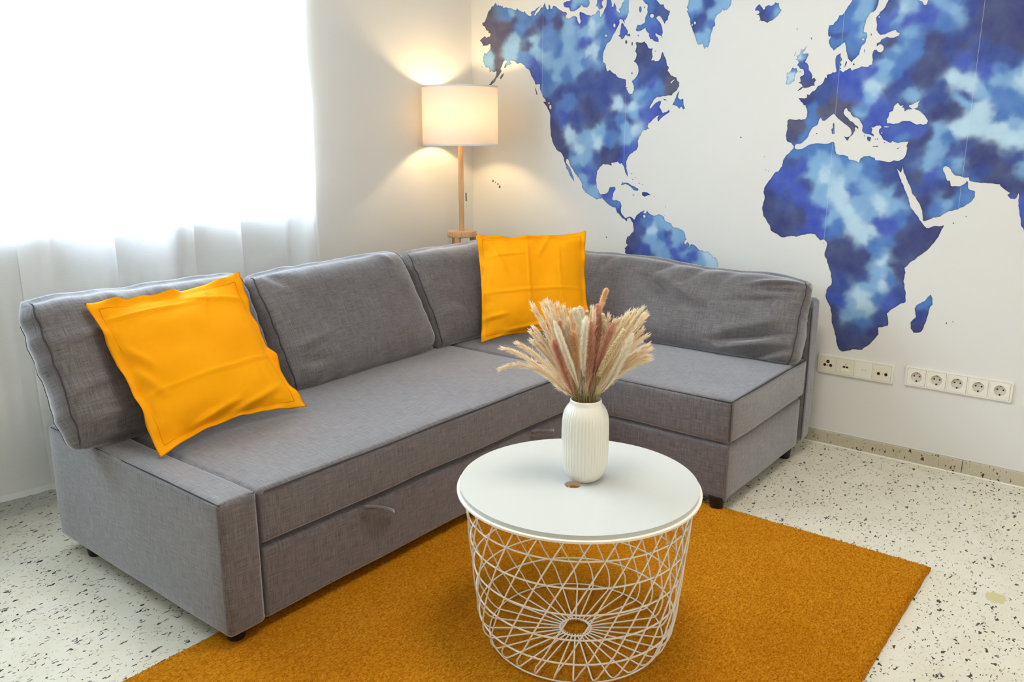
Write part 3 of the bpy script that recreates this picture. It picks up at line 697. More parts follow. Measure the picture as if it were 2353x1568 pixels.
PLUMES = [('white',[-1.8032,-1.9009,0.6688,-1.855,-1.9032,0.7552,-1.8833,-1.8837,0.8454],0.0095),
('white',[-1.7967,-1.9091,0.6982,-1.824,-1.9262,0.7849,-1.8207,-1.9304,0.8509],0.0105),
('white',[-1.7626,-1.9488,0.6661,-1.7699,-1.9863,0.7267,-1.7528,-2.0158,0.8112],0.0115),
('white',[-1.7864,-1.8996,0.7526,-1.7639,-1.8733,0.8148,-1.7648,-1.856,0.851],0.012),
('white',[-1.7805,-1.9005,0.7515,-1.7408,-1.8701,0.8103,-1.7394,-1.8558,0.8531],0.009),
('white',[-1.8011,-1.8907,0.7334,-1.8062,-1.8762,0.7776,-1.8107,-1.8626,0.8247],0.009),
('brown',[-1.8072,-1.8895,0.6506,-1.8469,-1.8813,0.7334,-1.8679,-1.871,0.7969],0.0145),
('brown',[-1.7869,-1.9119,0.6648,-1.7887,-1.9225,0.7568,-1.7904,-1.9203,0.8343],0.013),
('brown',[-1.78,-1.9173,0.6536,-1.767,-1.9257,0.7736,-1.7624,-1.9234,0.8705],0.0135),
('brown',[-1.7764,-1.9282,0.6928,-1.7776,-1.9525,0.7697,-1.7639,-1.9697,0.8316],0.0115),
('brown',[-1.8088,-1.881,0.7541,-1.8217,-1.8648,0.7953,-1.8264,-1.8589,0.834],0.008),
('tan',[-1.8005,-1.8915,0.6811,-1.8026,-1.8888,0.7541,-1.8057,-1.8849,0.8076],0.0125),
('tan',[-1.7641,-1.9309,0.8515,-1.7467,-1.9271,0.8786,-1.741,-1.9343,0.9079],0.0085),
('tan',[-1.7921,-1.8956,0.6799,-1.7985,-1.8538,0.7768,-1.8225,-1.8156,0.8335],0.0085),
('ear',[-1.7757,-1.9404,0.7053,-1.7997,-1.9849,0.7694,-1.782,-2.0113,0.8278],0.0078),
('ear',[-1.7584,-1.9444,0.7913,-1.7602,-1.9422,0.824,-1.7634,-1.9381,0.8524],0.0075),
('ear',[-1.7819,-1.902,0.8221,-1.7541,-1.8856,0.8335,-1.7524,-1.8877,0.851],0.0065),
('reed',[-1.8129,-1.8823,0.6422,-1.877,-1.8273,0.7194,-1.9271,-1.7643,0.7222],0.009412664136922863),
('reed',[-1.8121,-1.8833,0.6422,-1.8745,-1.8305,0.7283,-1.9227,-1.7698,0.7695],0.00961988908320964),
('reed',[-1.8059,-1.8861,0.6412,-1.8498,-1.8369,0.7262,-1.8898,-1.7866,0.7769],0.010606364057940298),
('reed',[-1.7914,-1.8826,0.6368,-1.7835,-1.811,0.7185,-1.8169,-1.7689,0.7883],0.012201809405983234),
('reed',[-1.7933,-1.8841,0.6376,-1.793,-1.8186,0.7111,-1.8259,-1.7771,0.7702],0.00988771270276127),
('reed',[-1.7956,-1.8871,0.6388,-1.8054,-1.8324,0.7313,-1.8363,-1.7935,0.806],0.0101067305737658),
('reed',[-1.8008,-1.8899,0.6406,-1.8305,-1.8476,0.7675,-1.8617,-1.8083,0.8676],0.00942473316972612),
('reed',[-1.7997,-1.8902,0.6404,-1.8259,-1.848,0.7589,-1.8559,-1.8103,0.8527],0.012709902525712241),
('reed',[-1.7898,-1.8869,0.6373,-1.7798,-1.827,0.7539,-1.8065,-1.7934,0.861],0.012226609386809292),
('reed',[-1.7891,-1.8885,0.6374,-1.7779,-1.833,0.7556,-1.802,-1.8027,0.8656],0.00977374247207696),
('reed',[-1.795,-1.8937,0.6399,-1.808,-1.8583,0.766,-1.8301,-1.8304,0.8755],0.01150790240965252),
('reed',[-1.7883,-1.8913,0.6378,-1.7764,-1.8438,0.7479,-1.7963,-1.8187,0.8523],0.01241859343196539),
('reed',[-1.785,-1.8916,0.637,-1.7621,-1.8427,0.7467,-1.7791,-1.8213,0.856],0.009346873010539686),
('reed',[-1.7871,-1.8959,0.6384,-1.775,-1.8617,0.7467,-1.7882,-1.8451,0.8523],0.011686805826065893),
('reed',[-1.7919,-1.8925,0.6389,-1.7934,-1.8514,0.7417,-1.8146,-1.8247,0.8334],0.009711160696963136),
('reed',[-1.7872,-1.8993,0.6391,-1.7778,-1.8752,0.7436,-1.7868,-1.8638,0.8464],0.00935738482906156),
('reed',[-1.7756,-1.902,0.6367,-1.7283,-1.8782,0.7371,-1.7246,-1.8829,0.8469],0.012461936680740332),
('reed',[-1.7765,-1.9108,0.6387,-1.7395,-1.9139,0.739,-1.7254,-1.9317,0.8328],0.010200982958293298),
('reed',[-1.7701,-1.9095,0.6369,-1.7096,-1.9051,0.7285,-1.6916,-1.9278,0.8181],0.011289467206743566),
('reed',[-1.7692,-1.9114,0.637,-1.707,-1.9118,0.7325,-1.6858,-1.9384,0.8228],0.012392176352894538),
('reed',[-1.7721,-1.9174,0.6389,-1.7253,-1.9368,0.7489,-1.6995,-1.9694,0.8418],0.010655784172526928),
('reed',[-1.7694,-1.9185,0.6385,-1.714,-1.9395,0.7506,-1.6845,-1.9766,0.8444],0.010724172069173227),
('reed',[-1.7734,-1.9247,0.6407,-1.7377,-1.9659,0.7657,-1.7042,-2.008,0.8599],0.010220446385730955),
('reed',[-1.7639,-1.9199,0.6374,-1.6903,-1.9418,0.7465,-1.6542,-1.9872,0.8366],0.009172953876288994),
('reed',[-1.7741,-1.9268,0.6413,-1.7425,-1.9746,0.7586,-1.707,-2.0194,0.8417],0.011505402982159614),
('reed',[-1.7717,-1.9237,0.6401,-1.7289,-1.9616,0.7361,-1.6946,-2.0048,0.8048],0.011138487179517688),
('reed',[-1.7681,-1.9234,0.6391,-1.7119,-1.9585,0.7267,-1.6745,-2.0055,0.7888],0.010371373061688623),
('reed',[-1.7605,-1.9194,0.6364,-1.6737,-1.9389,0.7038,-1.6341,-1.9887,0.7552],0.00978229397733326),
('reed',[-1.768,-1.925,0.6394,-1.7127,-1.9651,0.712,-1.6728,-2.0152,0.7566],0.009810682464689585),
('reed',[-1.7657,-1.9223,0.6383,-1.6994,-1.9534,0.6979,-1.6606,-2.0023,0.7351],0.010105219339838732),
('reed',[-1.7694,-1.9247,0.6397,-1.7185,-1.965,0.6989,-1.68,-2.0135,0.7306],0.01198777072396185),
('reed',[-1.7753,-1.9182,0.6399,-1.7403,-1.9421,0.749,-1.7162,-1.9725,0.8389],0.011234115934333568),
('reed',[-1.7659,-1.915,0.6369,-1.695,-1.9241,0.7329,-1.6664,-1.96,0.8182],0.009403917754871437),
('reed',[-1.7751,-1.925,0.6412,-1.7456,-1.9687,0.7487,-1.7129,-2.01,0.8252],0.009915477760955058),
('reed',[-1.7906,-1.8875,0.6376,-1.7838,-1.8302,0.7298,-1.8103,-1.7968,0.8122],0.011461728300514788),
('reed',[-1.7968,-1.8932,0.6403,-1.8156,-1.858,0.7549,-1.8396,-1.8278,0.8503],0.010324267981486938),
('reed',[-1.7918,-1.9011,0.6406,-1.7996,-1.8858,0.7402,-1.8099,-1.8728,0.8311],0.010836075008680703),
('reed',[-1.787,-1.9106,0.6413,-1.7862,-1.9201,0.7524,-1.7811,-1.9265,0.8537],0.011789167525846073),
('reed',[-1.7686,-1.9118,0.6369,-1.7043,-1.9134,0.7198,-1.6819,-1.9417,0.7974],0.01281895039336938),
('reed',[-1.7669,-1.9181,0.6378,-1.7014,-1.9378,0.6972,-1.6689,-1.9788,0.7414],0.012839470366451803),
('reed',[-1.7762,-1.9249,0.6415,-1.7496,-1.9693,0.7265,-1.7173,-2.0099,0.7812],0.010155985871603372),
('reed',[-1.7884,-1.8851,0.6366,-1.7719,-1.8193,0.7044,-1.7996,-1.7844,0.7662],0.012100957740900593),
('reed',[-1.7809,-1.9088,0.6394,-1.7574,-1.909,0.7246,-1.7493,-1.9192,0.8064],0.012773233469411924),
('reed',[-1.7895,-1.8925,0.6383,-1.7828,-1.8501,0.7257,-1.8019,-1.826,0.8065],0.01227171120279301),
('reed',[-1.7922,-1.8976,0.64,-1.7985,-1.8723,0.7353,-1.8134,-1.8536,0.8208],0.009765660819234957)]

# ================================================================== SETTING
XW = -5.2      # how far the room is built to the west
YS = -4.6
JX = -1.12     # east jamb of the window niche
NX = -3.75     # west jamb of the niche
ND = 0.35      # niche depth
SILL = 0.955
HEAD = 2.35


def struct(name, mb, m, **k):
    o = mb.build(name, m, **k)
    o['kind'] = 'structure'
    return o


fl = MB(); fl.box(XW, 0.0, YS, 0.0, -0.06, 0.0, 0.001); fl.box(NX, JX, 0.0, ND, -0.06, 0.0, 0.001)
struct('floor', fl, M['terrazzo'], smooth=False)
c_ = MB(); c_.box(XW, 0.1, YS, 0.1, CEIL, CEIL + 0.08, 0.001)
struct('ceiling', c_, M['ceiling'], smooth=False)
w_ = MB(); w_.box(0.0, 0.12, YS, 0.12, 0.0, CEIL, 0.001)
struct('wall_right', w_, M['wall'], smooth=False)
w_ = MB()
w_.box(JX, 0.0, 0.0, 0.42, 0.0, CEIL, 0.001)          # pier between the niche and the corner
w_.box(XW, NX, 0.0, 0.42, 0.0, CEIL, 0.001)
w_.box(NX, JX, 0.0, 0.42, HEAD, CEIL, 0.001)           # above the window
w_.box(NX, JX, ND, 0.42, 0.0, SILL - 0.03, 0.001)      # back of the niche, behind the radiator
struct('wall_left', w_, M['wall'], smooth=False)
w_ = MB(); w_.box(XW - 0.12, XW, YS, 0.42, 0.0, CEIL, 0.001)  # unseen west wall, added to hold back light from that side
struct('added_wall_west', w_, M['wall'], smooth=False)
# window sill board
s_ = MB(); s_.box(NX, JX, 0.008, ND + 0.02, SILL - 0.03, SILL, 0.006)
struct('trim_1', s_, M['frame'])
# skirting of terrazzo slabs, cut at the visible joint
bb = MB()
js = [0.0, -1.27, -2.47, -3.67, YS]
for i in range(4):
    bb.box(-0.012, 0.0, js[i + 1] + 0.0012, js[i] - 0.0012, 0.0, 0.055, 0.0015)
struct('baseboard_right', bb, M['terrazzo_skirt'], smooth=False)
bb = MB(); bb.box(JX, -0.013, -0.012, 0.0, 0.0, 0.055, 0.0015)
struct('baseboard_left', bb, M['terrazzo_skirt'], smooth=False)
bb = MB(); bb.box(NX, JX, ND - 0.012, ND, 0.0, 0.055, 0.0015)
struct('baseboard_niche', bb, M['terrazzo_skirt'], smooth=False)
# sealant line between skirting and floor, plaster edge above
t_ = MB(); t_.tube([(-0.0135, y, 0.0008) for y in (-0.02, YS)], 0.004, 6)
struct('trim_2', t_, M['plastic'])
t_ = MB(); t_.box(-0.003, 0.0, YS, -0.02, 0.0552, 0.0605, 0.001)
struct('trim_3', t_, M['wall'])

# window: frame, casements and panes
wf = MB()
for (a, b) in ((NX, NX + 0.07), (JX - 0.07, JX)):
    wf.box(a, b, ND - 0.06, ND + 0.01, SILL, HEAD, 0.004)
wf.box(NX, JX, ND - 0.06, ND + 0.01, HEAD - 0.07, HEAD, 0.004)
wf.box(NX, JX, ND - 0.06, ND + 0.01, SILL, SILL + 0.07, 0.004)
wo = struct('window_1', wf, M['frame'])
mull = (-1.98, -2.86)
for x in mull:
    b = MB(); b.box(x - 0.05, x + 0.05, ND - 0.07, ND + 0.01, SILL + 0.071, HEAD - 0.071, 0.004)
    b.build('mullion', M['frame'], wo)
xs = [JX - 0.07, mull[0] + 0.05, mull[0] - 0.05, mull[1] + 0.05, mull[1] - 0.05, NX + 0.07]
for i in range(0, 6, 2):
    x1, x0 = xs[i], xs[i + 1]
    cs = MB()
    z0, z1 = SILL + 0.072, HEAD - 0.072
    cs.box(x0, x0 + 0.045, ND - 0.075, ND - 0.02, z0, z1, 0.004)
    cs.box(x1 - 0.045, x1, ND - 0.075, ND - 0.02, z0, z1, 0.004)
    cs.box(x0 + 0.045, x1 - 0.045, ND - 0.075, ND - 0.02, z0, z0 + 0.055, 0.004)
    cs.box(x0 + 0.045, x1 - 0.045, ND - 0.075, ND - 0.02, z1 - 0.055, z1, 0.004)
    c = cs.build('casement', M['frame'], wo)
    g = MB(); g.box(x0 + 0.04, x1 - 0.04, ND - 0.05, ND - 0.044, z0 + 0.05, z1 - 0.05, 0.0005)
    g.build('pane', M['glass'], c, smooth=False)

# fixture of the added, unseen overhead light: dish with a white rim
clamp = thing('added_ceiling_lamp', (-1.75, -2.15, CEIL), 'added unseen round white ceiling lamp above the coffee table', 'ceiling lamp')
b = MB(); b.lathe([(0.0, CEIL), (0.40, CEIL), (0.405, CEIL - 0.02), (0.40, CEIL - 0.10), (0.385, CEIL - 0.10), (0.385, CEIL - 0.03), (0.0, CEIL - 0.03)], 64, (-1.75, -2.15, 0))
b.build('added_lamp_dish', M['white_metal'], clamp)

# ================================================================== SOFA
XA, XI, XC, XPI, XP = -2.418, -2.308, -0.909, -0.220, -0.116
YB, YBF, YF, YC = -0.377, -0.452, -1.290, -1.915
ZS, ZM, ZB, ZT = 0.406, 0.253, 0.045, 0.640
F = M['fabric']
sofa = thing('corner_sofa', (-1.3, -0.9, 0), 'grey woven fabric corner sofa with low left arm and storage chaise along the map wall', 'sofa')
b = MB(); b.box(XA, XI - 0.001, YF, YB, ZB, ZS, 0.014, 14, 0.004, 0.003, 3)
b.build('armrest', F, sofa)
b = MB(); b.box(XI + 0.002, XC - 0.002, YF, YBF + 0.01, ZM + 0.003, ZS, 0.016, 18, 0.007, 0.004, 7)
b.build('seat_cushion', F, sofa)
b = MB(); b.box(XI + 0.002, XC - 0.002, YF + 0.008, YBF, ZB, ZM - 0.006, 0.016, 14, 0.004, 0.003, 1)
drawer = b.build('pull_out_base', F, sofa)
b = MB(); b.box(XC + 0.002, XPI + 0.012, YC, YBF + 0.01, ZM + 0.003, ZS, 0.014, 18, 0.006, 0.004, 11)
b.build('chaise_seat_cushion', F, sofa)
b = MB(); b.box(XC + 0.007, XPI - 0.004, YC + 0.007, YBF, ZB, ZM - 0.004, 0.012, 14, 0.002, 0.002, 5)
b.build('storage_base', F, sofa)
b = MB(); b.box(XI, XPI - 0.002, YBF, YB, ZB, ZT, 0.02, 8, 0.002, 0.001, 2)
b.build('backrest', F, sofa)
b = MB(); b.box(XPI, XP, YC - 0.004, YB, ZB + 0.01, ZT, 0.022, 10, 0.002, 0.002, 2)
b.build('backrest', F, sofa)


def seam(path, r=0.0021):
    b = MB()
    P = [Vector(p) for p in path]
    pts = []
    for i in range(len(P) - 1):
        k = max(2, int((P[i + 1] - P[i]).length / 0.04))
        for j in range(k):
            q = P[i].lerp(P[i + 1], j / k)
            pts.append(q + noise.noise_vector(q * 4.5) * 0.002)
    pts.append(P[-1])
    b.tube(pts, r, 5)
    return b.build('seam', M['seam'], sofa)


e = 0.006
seam([(XA + e, YB - 0.02, ZS - 0.003), (XA + e, YF + e, ZS - 0.003), (XI - e, YF + e, ZS - 0.003)])
seam([(XI + 0.02, YF - 0.0015, ZS - 0.0065), (XC - 0.02, YF - 0.0015, ZS - 0.0065)])
seam([(XC + 0.004, YF - 0.01, ZS - 0.005), (XC + 0.004, YC + 0.004, ZS - 0.004), (XPI, YC + 0.003, ZS - 0.003)])
seam([(XC + 0.004, YC + 0.004, ZS - 0.01), (XC + 0.004, YC + 0.004, ZM + 0.012)])
seam([(XPI + 0.006, YC - 0.0035, ZB + 0.03), (XPI + 0.006, YC - 0.0035, ZT - 0.03)], 0.0016)
seam([(XI - 0.001, YF + 0.004, ZS - 0.02), (XI - 0.001, YF + 0.004, ZB + 0.02)], 0.003)

for (x, y, z0) in ((-2.372, -1.245, 0.014), (-2.372, -0.50, 0.0), (-0.888, -1.872, 0.013), (-0.262, -1.872, 0.0), (-0.262, -0.50, 0.0), (-1.6, -0.50, 0.0)):
    b = MB()
    b.lathe([(0.0, z0), (0.021, z0), (0.023, z0 + 0.003), (0.029, 0.056), (0.0, 0.056)], 20, (x, y, 0))
    b.build('leg', M['dark'], sofa)


def pull_tab(xc, dx, dz, out=0.022):
    b = MB()
    n = 14
    loop = []
    for i in range(n + 1):
        t = i / n
        loop.append((t, math.sin(PI * t)))
    vs, fs = [], []
    for side in (0, 1):
        for i in range(n + 1):
            t = i / n
            x = xc + dx * t
            z = ZM - 0.004 - dz * t ** 1.6 - (0.012 if side else 0)
            y = YF + 0.004 - (0.004 + out * math.sin(PI * min(1, t * 0.75 + 0.1)) * (1 if side == 0 else 0.45))
            wv = 0.013
            vs.append((x, y, z))
            vs.append((x + 0.001, y - 0.004, z - wv if side == 0 else z + 0.006))
    for side in (0, 1):
        o = side * 2 * (n + 1)
        for i in range(n):
            fs.append((o + 2 * i, o + 2 * i + 2, o + 2 * i + 3, o + 2 * i + 1))
    i = n
    o = 2 * (n + 1)
    fs.append((2 * i, 2 * i + 1, o + 2 * i + 1, o + 2 * i))
    b.add(vs, fs)
    o = b.build('pull_tab', F, drawer)
    sd = o.modifiers.new('thickness', 'SOLIDIFY'); sd.thickness = 0.0022
    return o


pull_tab(-1.975, 0.112, 0.052)
pull_tab(-1.19, 0.13, 0.03)


# ------------------------------------------------------------------ cushions
def rot3(a, b_, c):
    return Matrix.Rotation(a, 3, 'Z') @ Matrix.Rotation(b_, 3, 'X') @ Matrix.Rotation(c, 3, 'Z')


def crease_sum(u, v, cr):
    s = 0
    for (u0, v0, u1, v1, amp, wd) in cr:
        dx, dy = u1 - u0, v1 - v0
        ll = dx * dx + dy * dy
        t = ((u - u0) * dx + (v - v0) * dy) / ll
        tc_ = min(1, max(0, t))
        px, py = u0 + dx * tc_, v0 + dy * tc_
        d2 = (u - px) ** 2 + (v - py) ** 2
        fade = math.sin(PI * min(1, max(0, 0.08 + 0.84 * tc_))) ** 0.6
        side = (dx * (v - v0) - dy * (u - u0)) / math.sqrt(ll)
        g = math.exp(-d2 / (wd * wd))
        s += amp * fade * g * (1.0 + 1.2 * side / wd)
    return s


def outline(u, v, rc, dent):
    """square to rounded-corner square with slightly hollow sides"""
    ru = u * (1 - dent * (1 - v * v) ** 1.0 * abs(u) ** 3)
    rv = v * (1 - dent * (1 - u * u) ** 1.0 * abs(v) ** 3)
    k = 1 - rc * (abs(u) ** 6) * (abs(v) ** 6)
    return ru * k, rv * k


def back_cushion(W, H, T, rot, cen, creases, label, seed, edge=0.62, shape=None, nu=64, nv=40, clampf=None, dent=0.015, group=None):
    R_ = rot3(*rot)
    cen = Vector(cen)

    def pos(u, v, s):
        """s=+1 front face, -1 back face"""
        x, y = outline(u, v, 0.045, dent)
        eu = (1 - abs(u) ** 7)
        ev = (1 - abs(v) ** 5)
        roll = max(0.0, 1 - abs(v) ** 6) ** 0.5          # top and bottom edges roll over, only the ends have a gusset
        h = T / 2 * (edge * (0.30 + 0.70 * roll) + (1 - edge) * max(0, eu * ev) ** 0.8)
        if s > 0:
            h += crease_sum(u, v, creases) * min(1, 4 * (1 - abs(u)) + 0.25)
            h += noise.noise(Vector((u * 2.2 * W / H, v * 2.2, seed))) * 0.007
        lx, ly = x * W / 2, y * H / 2
        ly += noise.noise(Vector((u * 5, seed, 3))) * 0.004 * abs(v) ** 2
        lx += noise.noise(Vector((v * 6, seed, 9))) * 0.006 * abs(u) ** 4
        if shape:
            lx, ly, h = shape(u, v, lx, ly, h)
        p = R_ @ Vector((lx, ly, s * h)) + cen
        if clampf:
            p = clampf(p)
        return p
    b = MB()
    vs, fs = [], []
    ids = {}
    ss = lambda i, n: math.copysign(abs(2 * i / n - 1) ** 0.8, 2 * i / n - 1)
    for s in (1, -1):
        for i in range(nu + 1):
            for j in range(nv + 1):
                ids[(s, i, j)] = len(vs)
                vs.append(pos(ss(i, nu), ss(j, nv), s))
    for i in range(nu):
        for j in range(nv):
            fs.append((ids[(1, i, j)], ids[(1, i + 1, j)], ids[(1, i + 1, j + 1)], ids[(1, i, j + 1)]))
            fs.append((ids[(-1, i, j)], ids[(-1, i, j + 1)], ids[(-1, i + 1, j + 1)], ids[(-1, i + 1, j)]))
    rim = [(i, 0) for i in range(nu)] + [(nu, j) for j in range(nv)] + [(i, nv) for i in range(nu, 0, -1)] + [(0, j) for j in range(nv, 0, -1)]
    n = len(rim)
    K = 5
    ring = []
    for k in range(1, K):
        row = []
        for (i, j) in rim:
            a = Vector(vs[ids[(1, i, j)]]); c = Vector(vs[ids[(-1, i, j)]])
            t = k / K
            p = a.lerp(c, t)
            u, v = ss(i, nu), ss(j, nv)
            o = R_ @ Vector((u ** 5, v ** 5, 0))
            if o.length > 1e-6: o.normalize()
            puff = 0.016 * math.sin(PI * t) * (1 + 0.4 * noise.noise(p * 9))
            q = p + o * puff
            if clampf: q = clampf(q)
            row.append(len(vs)); vs.append(q)
        ring.append(row)
    rows = [[ids[(1, i, j)] for (i, j) in rim]] + ring + [[ids[(-1, i, j)] for (i, j) in rim]]
    for k in range(len(rows) - 1):
        for i in range(n):
            l = (i + 1) % n
            fs.append((rows[k][i], rows[k + 1][i], rows[k + 1][l], rows[k][l]))
    b.add(vs, fs)
    base = R_ @ Vector((0, -H / 2, 0)) + cen
    t = thing('back_cushion', base, label, 'cushion', group)
    b.build('cover', F, t, angle=180, frame=R_)
    for i_ in (0, nu):
        for s_ in (1, -1):
            pp = MB()
            pp.tube([Vector(vs[ids[(s_, i_, j)]]) for j in range(nv + 1)], 0.0021, 6)
            pp.build('piping', M['seam'], t, frame=R_)
    return t


def clamp_back(p):
    p = Vector(p)
    if p.z < ZS + 0.006: p.z = ZS + 0.006 + (p.z - ZS - 0.006) * 0.02
    if p.z < ZT + 0.03:
        lim = YBF - 0.004
        if p.y > lim: p.y = lim
    return p


def clamp_chaise(p):
    p = Vector(p)
    if p.z < ZS + 0.006: p.z = ZS + 0.006 + (p.z - ZS - 0.006) * 0.02
    if p.z < ZT + 0.03 and p.x > XPI - 0.004: p.x = XPI - 0.004
    if p.x > -0.02: p.x = -0.02
    return p


T_ = 0.155


def off(front, rot):
    n = rot3(*rot) @ Vector((0, 0, 1))
    return Vector(front) - n * T_ / 2


r1 = (0.12, 1.12, -0.03)
back_cushion(0.72, 0.43, T_, r1, off((-2.125, -0.648, 0.645), r1),
             [(-0.98, 0.3, -0.55, 0.38, 0.007, 0.07), (-0.98, -0.35, -0.6, -0.25, 0.008, 0.07), (-0.95, -0.8, -0.5, -0.72, 0.009, 0.08),
              (-0.4, 0.95, -0.3, 0.6, 0.004, 0.06), (0.1, 0.95, 0.2, 0.6, 0.004, 0.06), (0.97, 0.1, 0.6, 0.0, -0.006, 0.08)],
             'grey back cushion at the armrest end, overhanging it behind the larger orange pillow', 1.3, clampf=clamp_back, dent=0.02)
r2 = (0.03, 1.07, 0.015)
back_cushion(0.725, 0.435, T_, r2, off((-1.395, -0.645, 0.636), r2),
             [(-0.97, -0.42, -0.45, -0.3, 0.010, 0.09), (-0.97, -0.62, -0.6, -0.7, -0.008, 0.09), (0.6, 0.98, 0.75, 0.7, 0.004, 0.06),
              (-0.9, 0.95, -0.72, 0.65, -0.01, 0.09)],
             'grey back cushion in the middle of the sofa with nothing in front of it', 5.1, clampf=clamp_back)
r3 = (0.0, 1.1, 0.0)
back_cushion(0.70, 0.425, T_, r3, off((-0.655, -0.640, 0.628), r3),
             [(-0.97, -0.42, -0.6, -0.4, 0.006, 0.08)],
             'grey back cushion by the corner, half hidden behind an orange pillow', 9.4, clampf=clamp_back)


def chaise_shape(u, v, x, y, h):
    k = (u + 1) / 2
    y = y - 0.012 * k * (v > 0) * v
    if v > 0:
        y -= (0.012 * math.sin(PI * k * 2.2) ** 2 + 0.03 * k ** 2) * v
    h *= 1.0 + 0.12 * (k > 0.5) * (k - 0.5)
    return x, y, h


r4 = (-PI / 2 + 0.02, 1.16, 0.0)
T_ = 0.19
back_cushion(1.34, 0.390, T_, r4, off((-0.360, -1.248, 0.607), r4),
             [(-0.02, 0.45, 0.24, -0.15, -0.030, 0.060), (0.10, 0.55, 0.36, 0.0, 0.014, 0.06), (0.14, 0.98, -0.02, 0.5, -0.014, 0.05), (0.34, 0.98, 0.22, 0.45, -0.012, 0.05),
              (0.54, 0.98, 0.44, 0.5, -0.010, 0.05), (0.72, 0.62, 0.99, 0.88, 0.020, 0.05), (0.78, 0.45, 0.99, 0.62, -0.014, 0.05), (0.58, -0.74, 0.99, -0.38, -0.024, 0.06),
              (0.55, -0.95, 0.92, -0.62, 0.020, 0.06), (0.76, -0.98, 0.99, -0.7, -0.020, 0.05), (0.62, -0.5, 0.98, -0.1, 0.012, 0.07), (-0.3, 0.9, -0.4, 0.5, -0.006, 0.05),
              (-0.6, 0.9, -0.68, 0.5, -0.005, 0.05), (0.6, 0.1, 0.9, 0.3, -0.010, 0.07)],
             'long grey back cushion on the chaise, slumped and wrinkled against the map wall', 3.7, shape=chaise_shape, nu=110, nv=44, clampf=clamp_chaise)


# ------------------------------------------------------------------ orange pillows
def pillow(S, rot, cen, T, flange, creases, label, seed, stops=None, sag=0.0):
    R_ = rot3(*rot)
    cen = Vector(cen)
    n = 72
    inner = 1 - flange / (S / 2)
    vs, fs, ids = [], [], {}

    def pos(u, v, s):
        a, c = abs(u) / inner, abs(v) / inner
        if a < 1 and c < 1:
            h = T / 2 * (max(0, (1 - a ** 3.2)) ** 0.75) * (max(0, (1 - c ** 3.2)) ** 0.75) * (1.0 if s > 0 else 0.7)
        else:
            h = 0
        pinch = 0.055
        x = u * (1 - pinch * (1 - v ** 2) * u * u)
        y = v * (1 - pinch * (1 - u ** 2) * v * v)
        h2 = 0.0008 + h
        edgeish = max(abs(u), abs(v))
        if s > 0:
            h2 += crease_sum(u, v, creases) * 1.5
            h2 += noise.noise(Vector((u * 2.5, v * 2.5, seed))) * 0.009 * (1 - edgeish ** 4)
            h2 += abs(noise.noise(Vector((u * 5, v * 5, seed + 4)))) * 0.006 * (edgeish ** 3)
        flut = noise.noise(Vector((u * 4.5, v * 4.5, seed + 20))) * 0.026 * edgeish ** 7
        p = Vector((x * S / 2, y * S / 2, s * h2 + flut))
        # corners turn out
        ck = (abs(u) * abs(v)) ** 4
        p.z += 0.012 * ck
        if sag and v < 0:
            p.y += sag * (1 - abs(u) ** 2) * (-v) ** 3
        q = R_ @ p + cen
        if stops: q = stops(q)
        return q
    for s in (1, -1):
        for i in range(n + 1):
            for j in range(n + 1):
                u, v = 2 * i / n - 1, 2 * j / n - 1
                if s < 0 and (i in (0, n) or j in (0, n)):
                    ids[(s, i, j)] = ids[(1, i, j)]
                    continue
                ids[(s, i, j)] = len(vs)
                vs.append(pos(u, v, s))
    for i in range(n):
        for j in range(n):
            fs.append((ids[(1, i, j)], ids[(1, i + 1, j)], ids[(1, i + 1, j + 1)], ids[(1, i, j + 1)]))
            fs.append((ids[(-1, i, j)], ids[(-1, i, j + 1)], ids[(-1, i + 1, j + 1)], ids[(-1, i + 1, j)]))
    t = thing('throw_pillow', R_ @ Vector((0, -S / 2, 0)) + cen, label, 'pillow')
    MB().add(vs, fs).build('pillow_cover', M['orange'], t, angle=180)
    # stitched line inside the flange
    st = MB()
    k = inner
    path = []
    for (a, c) in [(-k, -k), (k, -k), (k, k), (-k, k)]:
        path.append((a, c))
    pts = []
    for i in range(4):
        a, c = path[i], path[(i + 1) % 4]
        for j in range(70):
            u, v = a[0] + (c[0] - a[0]) * j / 70, a[1] + (c[1] - a[1]) * j / 70
            pts.append(pos(u, v, 1) + R_ @ Vector((0, 0, 0.0010)))
    st.tube(pts, 0.0011, 4, closed=True)
    st.build('stitching', M['stitch'], t)
    return t


M['stitch'] = mat('orange_thread', (222, 134, 4), 0.8, 0.1)


def stop1(q):
    if q.z < ZS + 0.008: q.z = ZS + 0.008
    return q


